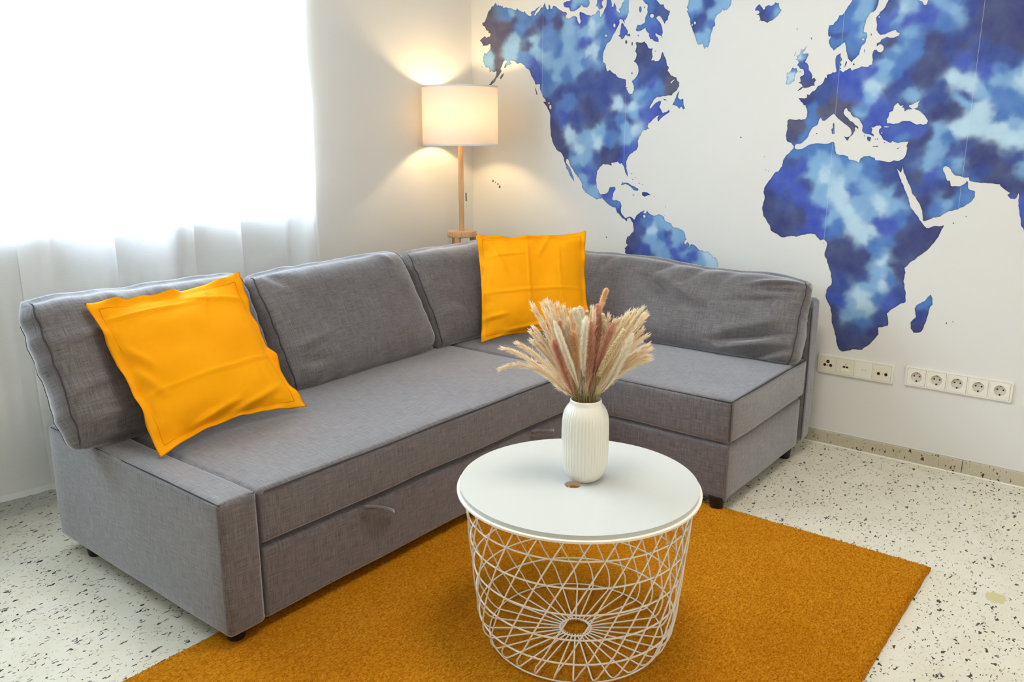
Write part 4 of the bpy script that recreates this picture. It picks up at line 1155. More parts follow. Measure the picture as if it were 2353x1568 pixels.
pillow(0.495, (-0.02, 0.935, 0.045), (-2.112, -0.760, 0.615), 0.10, 0.026,
       [(-0.95, -0.3, 0.9, -0.22, 0.0032, 0.022), (-0.92, 0.72, 0.2, 0.70, 0.0045, 0.03), (0.1, 0.78, 0.9, 0.6, 0.004, 0.03),
        (-0.9, 0.35, -0.7, 0.0, 0.006, 0.05), (-0.88, 0.0, -0.7, -0.35, 0.005, 0.045), (0.55, -0.95, 0.62, -0.2, -0.002, 0.02),
        (-0.5, -0.9, 0.1, -0.75, 0.008, 0.06), (0.0, -0.95, 0.7, -0.7, 0.007, 0.06), (0.45, 0.95, 0.25, 0.55, 0.003, 0.02)],
       'flanged orange pillow leaning at the armrest end of the sofa, nearest the window', 2.2, stop1, 0.03)
pillow(0.468, (-0.855, 1.15, 0.03), (-0.640, -0.890, 0.640), 0.11, 0.022,
       [(-0.98, -0.12, 0.98, -0.08, 0.003, 0.02), (-0.1, 0.98, -0.08, -0.98, 0.003, 0.02), (-0.9, 0.55, -0.1, 0.6, 0.003, 0.025),
        (0.45, 0.9, 0.5, -0.9, 0.002, 0.018), (-0.8, 0.9, -0.5, 0.2, 0.004, 0.05), (-0.95, -0.6, -0.55, -0.55, 0.005, 0.05),
        (-0.6, -0.95, 0.3, -0.8, 0.007, 0.06), (0.3, 0.98, 0.1, 0.6, 0.004, 0.05)],
       'orange pillow standing in the corner of the sofa behind the dried flowers', 7.7, stop1, 0.03)

# ================================================================== RUG
b = MB()
RX0, RX1, RY0, RY1 = -2.84, -0.868, -2.552, -1.182
vs, fs = [], []
nx, ny = 150, 110
for s, z in ((1, 0.014), (0, 0.0015)):
    for i in range(nx + 1):
        for j in range(ny + 1):
            x = RX0 + (RX1 - RX0) * i / nx
            y = RY0 + (RY1 - RY0) * j / ny
            dd = min(x - RX0, RX1 - x, y - RY0, RY1 - y)
            zz = z
            if s:
                zz -= 0.007 * max(0, 1 - dd / 0.012) ** 2
                zz += 0.0012 * noise.noise(Vector((x * 60, y * 60, 0)))
            if dd < 1e-6:
                w = noise.noise_vector(Vector((x * 40, y * 40, 1))) * 0.0022
                x += w.x; y += w.y
            vs.append((x, y, zz))
st = (nx + 1) * (ny + 1)
iD = lambda s, i, j: (0 if s else st) + i * (ny + 1) + j
for i in range(nx):
    for j in range(ny):
        fs.append((iD(1, i, j), iD(1, i + 1, j), iD(1, i + 1, j + 1), iD(1, i, j + 1)))
        fs.append((iD(0, i, j), iD(0, i, j + 1), iD(0, i + 1, j + 1), iD(0, i + 1, j)))
for i in range(nx):
    fs.append((iD(1, i, 0), iD(0, i, 0), iD(0, i + 1, 0), iD(1, i + 1, 0)))
    fs.append((iD(1, i, ny), iD(1, i + 1, ny), iD(0, i + 1, ny), iD(0, i, ny)))
for j in range(ny):
    fs.append((iD(1, 0, j), iD(1, 0, j + 1), iD(0, 0, j + 1), iD(0, 0, j)))
    fs.append((iD(1, nx, j), iD(0, nx, j), iD(0, nx, j + 1), iD(1, nx, j + 1)))
rug = thing('rug', ((RX0 + RX1) / 2, (RY0 + RY1) / 2, 0), 'burnt orange short pile rug under the round table', 'rug')
b.add(vs, fs).build('rug_base', M['carpet'], rug, angle=180)
# cut pile: short upright tufts, nobody could count them
random.seed(11)
pile = []
pf = []
for k in range(150000):
    x = random.uniform(RX0 + 0.001, RX1 - 0.001); y = random.uniform(RY0 + 0.001, RY1 - 0.001)
    if x < -2.75: continue
    dd = min(x - RX0, RX1 - x, y - RY0, RY1 - y)
    z = 0.012 - 0.006 * max(0, 1 - dd / 0.012) ** 2
    a = random.uniform(0, PI)
    w = random.uniform(0.0008, 0.0015)
    h = random.uniform(0.0025, 0.0055)
    lx, ly = random.uniform(-0.003, 0.003), random.uniform(-0.0035, 0.0015)
    c, s2 = math.cos(a) * w, math.sin(a) * w
    n0 = len(pile)
    pile += [(x - c, y - s2, z), (x + c, y + s2, z), (x + lx, y + ly, z + h)]
    pf.append((n0, n0 + 1, n0 + 2))
o = MB().add(pile, pf).build('pile', M['carpet'], rug, smooth=False, recalc=False)
o['kind'] = 'stuff'

# small yellow stain on the floor
stain = []
for i in range(28):
    a = 2 * PI * i / 28
    r = 1 + 0.3 * noise.noise(Vector((math.cos(a) * 2.2, math.sin(a) * 2.2, 5)))
    stain.append((-0.923 + 0.031 * r * math.cos(a), -2.734 + 0.026 * r * math.sin(a)))
b = MB(); b.plate(stain, [], lambda u, v, w: (u, v, w + 0.0002), 0.0002)
M['stain'] = mat('yellow_stain', (238, 230, 176), 0.5, 0.3)
bsdf(M['stain']).inputs['Alpha'].default_value = 0.4
tag(b.build('floor_stain', M['stain'], smooth=False), 'small pale yellow stain on the terrazzo right of the orange rug', 'stain')

# ================================================================== TABLE
TX, TY, TZ = -1.806, -1.908, 0.432
table = thing('coffee_table', (TX, TY, 0.014), 'round white coffee table with an open wire basket base, standing on the orange rug', 'table')
circ = lambda r, n, ox=0, oy=0: [(ox + r * math.cos(2 * PI * i / n), oy + r * math.sin(2 * PI * i / n)) for i in range(n)]
hole = []
hx, hy = -0.030, -0.004
for i in range(32):
    a = 2 * PI * i / 32
    hole.append((hx + 0.021 * math.cos(a) , hy + 0.021 * math.sin(a)))
b = MB()
b.plate(circ(0.2945, 128), [hole], lambda u, v, w: (TX + u, TY + v, TZ - 0.011 + w), 0.011)
b.build('tabletop', M['table_white'], table)
b = MB()
b.lathe([(0.286, TZ - 0.018), (0.2995, TZ - 0.018), (0.3012, TZ - 0.0165), (0.3012, TZ - 0.0115), (0.2995, TZ - 0.0105), (0.286, TZ - 0.0105), (0.286, TZ - 0.018)], 128, (TX, TY, 0))
b.build('rim', M['white_metal'], table)
ZW = 0.0185


def rad(z):
    return 0.2505 + (z - 0.06) * (0.285 - 0.2505) / (0.42 - 0.06)


NWIRE = 30
for k in range(NWIRE):
    a0 = math.radians(176.7 + 12.0 * k)
    pts = []
    for r in (0.036, 0.09, 0.15, 0.19, 0.208):
        pts.append((r, ZW + 0.002, a0))
    for (r, z) in ((0.219, ZW + 0.0035), (0.229, ZW + 0.010), (0.239, ZW + 0.023), (0.246, ZW + 0.04)):
        pts.append((r, z, a0 + math.radians(44) * ((z - ZW) / (TZ - ZW)) * 0.8))
    for i in range(1, 9):
        z = ZW + 0.04 + (TZ - 0.014 - ZW - 0.04) * i / 8
        pts.append((rad(z), z, a0 + math.radians(44) * ((z - ZW) / (TZ - 0.014 - ZW)) ** 1.0))
    P = [(TX + r * math.cos(a), TY + r * math.sin(a), z) for (r, z, a) in pts]
    P = [(TX + 0.034 * math.cos(a0), TY + 0.034 * math.sin(a0), ZW + 0.006)] + P
    b = MB(); b.tube(P, 0.0020, 6)
    b.build('wire', M['white_metal'], table)
for (z, r) in ((0.360, None), (0.290, None), (0.220, None), (0.152, None), (0.085, None)):
    r = rad(z) - 0.004
    b = MB(); b.tube([(TX + r * math.cos(a), TY + r * math.sin(a), z) for a in [2 * PI * i / 96 for i in range(96)]], 0.0022, 6, closed=True)
    b.build('hoop', M['white_metal'], table)
for (z, r, rr) in ((ZW - 0.0005, 0.2225, 0.0020), (ZW + 0.003, 0.040, 0.0022)):
    b = MB(); b.tube([(TX + r * math.cos(a), TY + r * math.sin(a), z) for a in [2 * PI * i / 80 for i in range(80)]], rr, 6, closed=True)
    b.build('hoop', M['white_metal'], table)

# ================================================================== VASE
VX, VY = -1.785, -1.911
vase = thing('vase', (VX, VY, TZ), 'white ribbed porcelain vase holding dried grasses on the round table', 'vase')


def ribs(a, z):
    k = max(0, min(1, (z - 0.010) / 0.02)) * max(0, min(1, (0.186 - z) / 0.02))
    return -0.0016 * k * abs(math.sin(a * 22)) ** 0.7 * -1 - 0.0012 * k


prof = [(0.0, 0.0), (0.033, 0.0), (0.036, 0.002), (0.040, 0.006), (0.046, 0.013), (0.0525, 0.026), (0.0565, 0.045), (0.0575, 0.07), (0.0578, 0.10),
        (0.0578, 0.13), (0.0572, 0.15), (0.0555, 0.165), (0.0520, 0.178), (0.0465, 0.188), (0.0415, 0.194), (0.0392, 0.198), (0.0388, 0.203), (0.0378, 0.2065),
        (0.0360, 0.2072), (0.0350, 0.205), (0.0350, 0.197), (0.040, 0.188), (0.050, 0.170), (0.053, 0.14), (0.053, 0.05), (0.045, 0.02), (0.0, 0.008)]
b = MB(); b.lathe(prof, 352, (VX, VY, TZ + 0.0003), lambda a, z: 0)
# flutes only on the outside
o = b
nprof = len(prof)
for i in range(len(b.v)):
    k = i % nprof
    if 3 <= k <= 14:
        x, y, z = b.v[i]
        a = math.atan2(y - VY, x - VX)
        r = math.hypot(x - VX, y - VY)
        rr = r + ribs(a, z - TZ)
        b.v[i] = (VX + rr * math.cos(a), VY + rr * math.sin(a), z)
b.build('vase_body', M['porcelain'], vase, angle=70)

# ================================================================== DRIED GRASSES
random.seed(5)


def strand(mbv, mbf, p, d, ln, w, droop=0.0):
    side = d.cross(Vector((random.uniform(-1, 1), random.uniform(-1, 1), random.uniform(-1, 1))))
    if side.length < 1e-6: side = Vector((1, 0, 0))
    side.normalize()
    q = p + d * ln * 0.55
    e_ = p + d * ln + Vector((0, 0, -droop * ln))
    n0 = len(mbv)
    mbv += [p - side * w, p + side * w, q - side * w * 0.8, q + side * w * 0.8, e_]
    mbf += [(n0, n0 + 1, n0 + 3, n0 + 2), (n0 + 2, n0 + 3, n0 + 4)]


INFO = {
    'white': ('white fluffy plume', 'dried plume'), 'brown': ('brown fluffy plume', 'dried plume'), 'tan': ('golden tan plume', 'dried plume'),
    'reed': ('pale beige feathery pampas stem', 'dried grass'), 'ear': ('cream knobbly millet ear', 'dried ear')}
NAMES = {'white': 'dried_plume', 'brown': 'dried_plume', 'tan': 'dried_plume', 'reed': 'pampas_stem', 'ear': 'millet_ear'}
WHICH = {
    'white': ['slim white plume at the left front of the vase, leaning left over a brown one', 'upright white plume at the centre front of the vase',
              'long white plume leaning right at the front of the vase', 'white plume tip left of the bunch centre, behind, against the orange pillow',
              'second white plume tip behind the bunch, just left of the upright white plume', 'small white puff between the left white plume and the centre'],
    'brown': ['reddish brown plume leaning left under the slim white plume', 'light brown plume just right of the upright white plume',
              'tall pinkish brown plume rising at the centre of the bunch', 'brown plume leaning right behind the front millet ear',
              'small brown plume tip peeking above the left white plume'],
    'tan': ['golden plume low at the centre left of the bunch', 'tan plume forming the highest tip of the bunch', 'slim tan plume among the left pampas stems'],
    'ear': ['long knobbly millet ear leaning right at the front of the vase', 'knobbly millet ear right of the tall pinkish brown plume',
            'short millet ear tip behind the upright white plume']}
ORD = ['lowest', 'second', 'third', 'fourth', 'fifth', 'sixth', 'seventh', 'eighth', 'ninth', 'tenth', 'eleventh', 'twelfth']
reeds = [p for p in PLUMES if p[0] == 'reed']
side_ax = Vector((0.6222, -0.783, 0))
REED_LABEL = {}
lefts, rights = [], []
for i_, p_ in enumerate(reeds):
    tip = Vector(p_[1][6:9]) - Vector((VX, VY, TZ + 0.2))
    ang_ = math.atan2(tip.dot(side_ax), tip.z)
    rad_ = tip.length
    (lefts if ang_ < 0 else rights).append((abs(ang_), rad_, i_))
for lst, nm in ((lefts, 'left'), (rights, 'right')):
    lst.sort(reverse=True)
    for k_, (a_, r_, i_) in enumerate(lst[:12]):
        o_ = ORD[k_] if k_ == 0 else ORD[k_] + ' from the bottom'
        REED_LABEL[i_] = 'beige pampas stem, %s among those fanning out %s of the vase' % (o_, nm)
    for (a_, r_, i_) in lst[12:]:
        REED_LABEL[i_] = 'beige pampas stem near the top of the bunch, on its %s half' % nm
cnt = {k: 0 for k in INFO}
base_v = Vector((VX, VY, TZ))
for (kind, c9, w) in PLUMES:
    p0, p1, p2 = Vector(c9[0:3]), Vector(c9[3:6]), Vector(c9[6:9])
    # control point so that the curve passes through p1
    ctl = p1 * 2 - (p0 + p2) * 0.5
    i = cnt[kind]; cnt[kind] += 1
    if kind == 'reed':
        label = REED_LABEL[i]
        group = 'pampas stems in the vase'
    else:
        label = WHICH[kind][i]
        group = None
    root = thing(NAMES[kind], base_v + Vector((0, 0, 0.02)), label, INFO[kind][1], group)
    # stem down into the vase
    mouth = base_v + Vector((0, 0, 0.205))
    dxy = Vector((p0.x - VX, p0.y - VY, 0))
    if dxy.length > 0.02: dxy = dxy.normalized() * 0.02
    mouth += dxy + Vector((random.uniform(-0.006, 0.006), random.uniform(-0.006, 0.006), 0))
    foot = base_v + Vector((-dxy.x * 0.6 + random.uniform(-0.01, 0.01), -dxy.y * 0.6 + random.uniform(-0.01, 0.01), 0.014))
    sp = [foot, foot.lerp(mouth, 0.5), mouth]
    if p0.z > mouth.z + 0.01:
        m2 = mouth.lerp(p0, 0.5) + Vector((0, 0, 0.004))
        sp += [m2, p0]
    for t in (0.15, 0.3, 0.45, 0.6, 0.75, 0.9):
        q = bez(p0, ctl, p2, t)
        if q.z > mouth.z: sp.append(q)
    b = MB(); b.tube(sp, [0.0011] * 3 + [0.0009] * (len(sp) - 3), 5)
    b.build('stem', M['stem'], root)
    mv, mf = [], []
    if kind in ('white', 'brown', 'tan'):
        ln_tot = (p1 - p0).length + (p2 - p1).length
        n = int(38000 * ln_tot)
        for k in range(n):
            t = random.random() ** 0.95
            q = bez(p0, ctl, p2, t)
            tg = (bez(p0, ctl, p2, min(1, t + 0.02)) - bez(p0, ctl, p2, max(0, t - 0.02))).normalized()
            rd = Vector((random.gauss(0, 1), random.gauss(0, 1), random.gauss(0, 1)))
            rd = (rd - tg * rd.dot(tg))
            if rd.length < 1e-6: continue
            rd.normalize()
            prof_ = (min(1, t * 2.6 + 0.22)) * (min(1, (1 - t) * 5 + 0.35))
            ww = w * prof_
            st_ = q + rd * ww * random.uniform(0.0, 0.45)
            dr = (tg * random.uniform(0.6, 1.3) + rd * random.uniform(0.4, 1.15)).normalized()
            strand(mv, mf, st_, dr, ww * random.uniform(0.6, 1.2), 0.00034)
        nm = 'plume'
    elif kind == 'reed':
        for k in range(640):
            t = 0.02 + 0.98 * random.random() ** 0.8
            q = bez(p0, ctl, p2, t)
            tg = (bez(p0, ctl, p2, min(1, t + 0.02)) - bez(p0, ctl, p2, max(0, t - 0.02))).normalized()
            rd = Vector((random.gauss(0, 1), random.gauss(0, 1), random.gauss(0, 1)))
            rd = (rd - tg * rd.dot(tg)).normalized()
            dr = (tg + rd * random.uniform(0.12, 0.42)).normalized()
            ln = random.uniform(0.014, 0.034) * (0.6 + 0.6 * (1 - t))
            strand(mv, mf, q + rd * w * 0.12, dr, ln, 0.00055, 0.06)
            if random.random() < 0.5:
                q2 = q + dr * ln * 0.7
                rd2 = Vector((random.gauss(0, 1), random.gauss(0, 1), random.gauss(0, 1))).normalized()
                strand(mv, mf, q2, (dr + rd2 * 0.4).normalized(), ln * 0.45, 0.0006)
        nm = 'plume'
    else:
        ln_tot = (p1 - p0).length + (p2 - p1).length
        rows_ = int(ln_tot / 0.0042)
        e_ = MB()
        for k in range(rows_):
            t = k / rows_
            q = bez(p0, ctl, p2, t)
            tg = (bez(p0, ctl, p2, min(1, t + 0.02)) - bez(p0, ctl, p2, max(0, t - 0.02))).normalized()
            a_ = tg.cross(Vector((0, 0.3, 1))).normalized()
            b_ = tg.cross(a_)
            ww = w * (0.6 + 0.4 * math.sin(PI * min(1, t * 1.1 + 0.12)) ) * (1 if t < 0.9 else 0.8)
            for s3 in range(7):
                an = 2 * PI * (s3 + 0.5 * (k % 2)) / 7 + random.uniform(-0.15, 0.15)
                cc = q + (a_ * math.cos(an) + b_ * math.sin(an)) * ww * 0.72
                R3 = 0.0032 * random.uniform(0.85, 1.15)
                vv = []
                for (dx_, dy_, dz_) in ((1, 0, 0), (-1, 0, 0), (0, 1, 0), (0, -1, 0), (0, 0, 1.3), (0, 0, -1.0)):
                    vv.append(cc + (a_ * dx_ + b_ * dy_ + tg * dz_) * R3)
                e_.add(vv, [(0, 2, 4), (2, 1, 4), (1, 3, 4), (3, 0, 4), (2, 0, 5), (1, 2, 5), (3, 1, 5), (0, 3, 5)])
        e_.build('ear', M['ear'], root, angle=180)
        mv = None
    if mv:
        MB().add(mv, mf).build(nm, M[kind], root, smooth=False, recalc=False)

# ================================================================== FLOOR LAMP
LX, LY = -0.313, -0.194
lamp = thing('floor_lamp', (LX, LY, 0), 'tripod floor lamp with oak pole and round white shade, lit behind the sofa corner', 'lamp')
b = MB(); b.lathe([(0.0, 0.770), (0.069, 0.770), (0.073, 0.773), (0.073, 0.796), (0.071, 0.799), (0.0, 0.799)], 48, (LX, LY, 0))
b.build('base_disc', M['wood'], lamp)
b = MB(); b.lathe([(0.0, 0.797), (0.0130, 0.797), (0.0130, 1.27), (0.0, 1.27)], 20, (LX, LY, 0))
b.build('pole', M['wood'], lamp)
for k in range(3):
    a = math.radians(200 + 120 * k)
    top = Vector((LX + 0.055 * math.cos(a), LY + 0.055 * math.sin(a), 0.772))
    bot = Vector((LX + 0.118 * math.cos(a), LY + 0.118 * math.sin(a), 0.0))
    b = MB(); b.tube([top, bot], [0.017, 0.012], 12)
    b.build('leg', M['wood'], lamp)
SH0, SH1, SR = 1.212, 1.488, 0.1825
b = MB(); b.lathe([(SR, SH0), (SR - 0.001, SH1)], 96, (LX, LY, 0))
sh = b.build('lamp_shade', M['shade'], lamp, angle=180)
for z0 in (SH0, SH1 - 0.008):
    b = MB(); b.lathe([(SR - 0.002, z0), (SR + 0.0012, z0), (SR + 0.0012, z0 + 0.008), (SR - 0.002, z0 + 0.008), (SR - 0.002, z0)], 96, (LX, LY, 0))
    b.build('trim_ring', M['shade_trim'], sh)
b = MB()
b.lathe([(0.012, 1.262), (0.020, 1.262), (0.020, 1.31), (0.012, 1.31)], 20, (LX, LY, 0))
for k in range(3):
    a = 2 * PI * k / 3 + 0.4
    b.tube([(LX + 0.018 * math.cos(a), LY + 0.018 * math.sin(a), 1.27), (LX + 0.178 * math.cos(a), LY + 0.178 * math.sin(a), 1.235)], 0.0015, 5)
b.build('lamp_holder', M['plastic'], lamp)
bulb_m = bpy.data.materials.new('bulb_glow'); bulb_m.use_nodes = True
bn = bulb_m.node_tree.nodes['Principled BSDF']
bn.inputs['Emission Color'].default_value = (1, 0.70, 0.36, 1); bn.inputs['Emission Strength'].default_value = 205
b = MB(); b.lathe([(0.0, 1.395), (0.012, 1.391), (0.024, 1.378), (0.029, 1.36), (0.026, 1.342), (0.014, 1.322), (0.013, 1.31), (0.0, 1.31)], 24, (LX, LY, 0))
bulb = b.build('bulb', bulb_m, lamp)
# pull cord with its small switch, hanging behind the pole
b = MB()
cp = [(LX + 0.012, LY - 0.004, 1.05), (LX + 0.018, LY - 0.012, 0.99), (LX + 0.021, LY - 0.014, 0.94), (LX + 0.026, LY - 0.016, 0.87), (LX + 0.034, LY - 0.016, 0.812)]
b.tube(cp, 0.0011, 5)
cord = b.build('cord', M['plastic'], lamp)
b = MB(); b.tube([(LX + 0.0205, LY - 0.0135, 0.985), (LX + 0.0213, LY - 0.014, 0.945)], 0.0042, 8)
b.build('switch', M['metal'], cord)

# ================================================================== RADIATOR
rd_ = thing('radiator', (-2.3, 0.22, 0.1), 'cream column radiator in the window niche behind the sheer curtain', 'radiator')
k = 0
x = -1.24
while x > -3.55:
    b = MB()
    for yy in (0.165, 0.215, 0.265):
        b.tube([(x, yy, 0.20), (x, yy, 0.70)], 0.0135, 8)
    for zz in (0.185, 0.715):
        b.box(x - 0.021, x + 0.021, 0.148, 0.282, zz - 0.028, zz + 0.028, 0.018)
    b.build('rib', M['radiator'], rd_)
    x -= 0.058
b = MB()
for fx in (-1.5, -3.3):
    b.box(fx - 0.01, fx + 0.01, 0.19, 0.24, 0.0, 0.158, 0.003)
b.build('foot', M['radiator'], rd_)
b = MB(); b.tube([(-1.2, 0.215, 0.185), (-1.165, 0.215, 0.185), (-1.16, 0.215, 0.17), (-1.16, 0.215, 0.0)], 0.009, 8)
b.build('pipe', M['radiator'], rd_)


# ================================================================== SHEER CURTAINS
def curtain(name, x0, x1, fold, ybase, hem, label, nx=240, nz=60, edge_amp=0.0):
    t = thing(name, ((x0 + x1) / 2, ybase, 0.05), label, 'curtain')
    top = 2.44

    def P(i, z):
        x = x0 + (x1 - x0) * i / nx
        hz = (top - z) / top
        y = ybase - fold(x) * (0.55 + 0.45 * hz)
        y += 0.006 * noise.noise(Vector((x * 2.2, z * 0.7, 4))) * (0.3 + hz)
        xx = x + 0.010 * noise.noise(Vector((x * 5, z * 1.1, 9)))
        if edge_amp and i > nx * 0.97:
            xx += edge_amp * noise.noise(Vector((0, z * 2.7, 2)))
            y -= 0.010 * abs(noise.noise(Vector((1, z * 3.1, 7))))
        return (xx, y, z)
    def zb(i):
        x = x0 + (x1 - x0) * i / nx
        return hem + 0.010 * math.sin(x * 7.0)
    vs, fs = [], []
    for i in range(nx + 1):
        z0 = zb(i) + 0.022
        for j in range(nz + 1):
            vs.append(P(i, z0 + (top - z0) * j / nz))
    for i in range(nx):
        for j in range(nz):
            a = i * (nz + 1) + j
            fs.append((a, a + nz + 1, a + nz + 2, a + 1))
    MB().add(vs, fs).build('sheer_fabric', M['sheer'], t, angle=180, recalc=False)
    vs, fs = [], []
    for i in range(nx + 1):
        z0 = zb(i)
        for j in range(4):
            vs.append(P(i, z0 + 0.022 * j / 3))
    for i in range(nx):
        for j in range(3):
            a = i * 4 + j
            fs.append((a, a + 4, a + 5, a + 1))
    MB().add(vs, fs).build('hem', M['sheer_hem'], t, angle=180, recalc=False)
    return t


def saw(x, marks):
    """marks: (x, gap before, gap after) creases listed from left to right"""
    for i in range(len(marks) - 1):
        xa, _, ga = marks[i]
        xb, gb, _ = marks[i + 1]
        if xa <= x <= xb:
            t = (x - xa) / (xb - xa)
            s_ = t * t * (3 - 2 * t)
            return ga + (gb - ga) * s_
    return marks[-1][1]


right_marks = [(-2.30, 0.03, 0.03), (-2.215, 0.01, 0.012), (-2.04, 0.085, 0.085), (-1.985, 0.055, 0.004), (-1.84, 0.105, 0.105), (-1.70, 0.010, 0.010),
               (-1.665, 0.035, 0.004), (-1.50, 0.060, 0.060), (-1.475, 0.055, 0.004), (-1.28, 0.06, 0.06), (-1.235, 0.03, 0.02), (-1.16, 0.085, 0.085), (-1.04, 0.012, 0.012)]
curtain('sheer_curtain', -2.295, -1.065, lambda x: saw(x, right_marks), -0.008, 0.055,
        'white sheer curtain covering the bright window beside the lamp wall', 260, 70, 0.03)
left_marks = [(-4.2, 0.02, 0.02), (-3.6, 0.07, 0.07), (-3.2, 0.02, 0.02), (-2.9, 0.07, 0.07), (-2.6, 0.02, 0.02), (-2.36, 0.05, 0.05), (-2.15, 0.02, 0.02)]
curtain('sheer_curtain', -4.0, -2.185, lambda x: saw(x, left_marks), 0.012, 0.055,
        'thinner white sheer curtain panel at the far left edge of the photo', 260, 70)

# ================================================================== SOCKET STRIPS
def gang_place(yc, zc):
    # u runs to the right in the photo (towards -y), v up, w out of the wall
    return lambda u, v, w: (-w, yc - u, zc + v)


def rrect(w, h, r, n=5):
    o = []
    for (cx, cy, a0) in ((w / 2 - r, h / 2 - r, 0), (-w / 2 + r, h / 2 - r, 90), (-w / 2 + r, -h / 2 + r, 180), (w / 2 - r, -h / 2 + r, 270)):
        for i in range(n + 1):
            a = math.radians(a0 + 90 * i / n)
            o.append((cx + r * math.cos(a), cy + r * math.sin(a)))
    return o


def circle2(r, n=28, ox=0, oy=0):
    return circ(r, n, ox, oy)


def off_place(pl, ou, ov, ow):
    return lambda u, v, w: pl(u + ou, v + ov, w + ow)


def disc(pl, r, ou, ov, w0, th, name, m, parent, sx=1.0, sy=1.0):
    b = MB(); b.plate([(a * sx, c * sy) for a, c in circle2(r, 20)], [], off_place(pl, ou, ov, w0), th)
    return b.build(name, m, parent)


def strip(n, yc, zc, label, kinds):
    pitch = 0.0712
    W_ = n * pitch + 0.010
    H_ = 0.0765
    t = thing('socket_strip', (0, yc, zc - H_ / 2), label, 'socket')
    pl = gang_place(yc, zc)
    wins = []
    for i in range(n):
        cx = (i - (n - 1) / 2) * pitch
        wins.append([(p[0] + cx, p[1]) for p in rrect(0.0655, 0.0655, 0.003)])
    b = MB(); b.plate(rrect(W_, H_, 0.006), wins, pl, 0.0095)
    b.build('frame', M['plastic'], t)
    for i, kd in enumerate(kinds):
        cx = (i - (n - 1) / 2) * pitch
        q = off_place(pl, cx, 0, 0)
        if kd == 'power':
            b = MB()
            b.plate(rrect(0.0643, 0.0643, 0.003), [circle2(0.0198, 36)], off_place(q, 0, 0, 0.002), 0.0092)
            so = b.build('power_socket', M['plastic'], t)
            b = MB()
            b.plate(circle2(0.0215, 36), [], off_place(q, 0, 0, 0.0012), 0.0007)
            b.build('socket_well', M['well'], so)
            for dx in (-0.0095, 0.0095):
                disc(q, 0.0030, dx, 0.002, 0.0020, 0.0003, 'pin_hole', M['hole'], so)
            disc(q, 0.0012, 0, 0.002, 0.0020, 0.0004, 'screw', M['metal'], so)
            for dy in (-0.0172, 0.0172):
                b = MB()
                b.plate(rrect(0.0045, 0.006 if dy < 0 else 0.003, 0.001), [], off_place(q, 0, dy, 0.0020), 0.005)
                b.build('earth_clip', M['hole'], so)
        else:
            b = MB()
            b.plate(rrect(0.0643, 0.0643, 0.003), [], off_place(q, 0, 0, 0.002), 0.0092)
            so = b.build('outlet_cover', M['plastic_warm'] if kd in ('aerial', 'data', 'aerial_two') else M['plastic'], t)
            w0 = 0.0113
            if kd == 'aerial':
                for (dx, dy, r) in ((0.0, 0.012, 0.0068), (-0.012, -0.003, 0.0062), (0.012, -0.003, 0.0062)):
                    disc(q, r, dx, dy, w0, 0.0004, 'jack', M['hole'], so)
                disc(q, 0.0028, 0.0, 0.012, w0 + 0.0004, 0.0010, 'jack_pin', M['metal'], so)
                disc(q, 0.0016, 0, -0.004, w0, 0.0005, 'screw', M['hole'], so)
            elif kd == 'data':
                for dx in (-0.0058, 0.0058):
                    b = MB(); b.plate(rrect(0.0095, 0.0075, 0.0008), [], off_place(q, dx, 0.0, w0), 0.0004)
                    b.build('data_port', M['hole'], so)
                b = MB(); b.plate(rrect(0.030, 0.010, 0.001), [], off_place(q, 0, -0.013, w0), 0.0008)
                b.build('label_window', M['white_metal'], so)
                disc(q, 0.0018, 0, 0.011, w0, 0.0005, 'screw', M['hole'], so)
            elif kd == 'blank':
                for dx in (-0.0055, 0.0065):
                    disc(q, 0.0016, dx, 0.0, w0, 0.0004, 'screw', M['metal'], so)
            elif kd == 'aerial_two':
                for dx in (-0.014, 0.014):
                    disc(q, 0.0062, dx, -0.004, w0, 0.0004, 'jack', M['hole'], so)
                disc(q, 0.0014, 0, -0.004, w0, 0.0004, 'screw', M['hole'], so)
                b = MB(); b.plate(circle2(0.0072, 28), [circle2(0.0065, 28)], off_place(q, 0.0, 0.011, w0), 0.0004)
                b.build('knockout_ring', M['well'], so)
    return t


M['well'] = mat('socket_well', (214, 210, 196), 0.35, 0.5)
M['plastic_warm'] = mat('aged_plastic', (233, 227, 208), 0.35, 0.5)
strip(4, -2.0415, 0.345, 'white four-gang strip of aerial and data outlets just right of the sofa, below the map', ('aerial', 'data', 'blank', 'aerial_two'))
strip(5, -2.4155, 0.351, 'white strip of five power sockets low on the map wall at the right', ('power',) * 5)

# ================================================================== WORLD MAP MURAL
PAL = {'K': (84, 80, 98), 'N': (58, 62, 112), 'D': (54, 72, 142), 'R': (62, 84, 182), 'B': (74, 120, 190), 'S': (130, 176, 218), 'P': (188, 220, 238)}  # K: greyed navy, with the warm lighting near Alaska put into the colour
wash = []
for tkn in WASH.split():
    a, c, k = tkn.split(',')
    wash.append((int(a) / 1000, int(c) / 1000, lin(*PAL[k])[:3]))
cell = {}
CS = 0.09
for wv in wash:
    cell.setdefault((int(wv[0] / CS), int(wv[1] / CS)), []).append(wv)


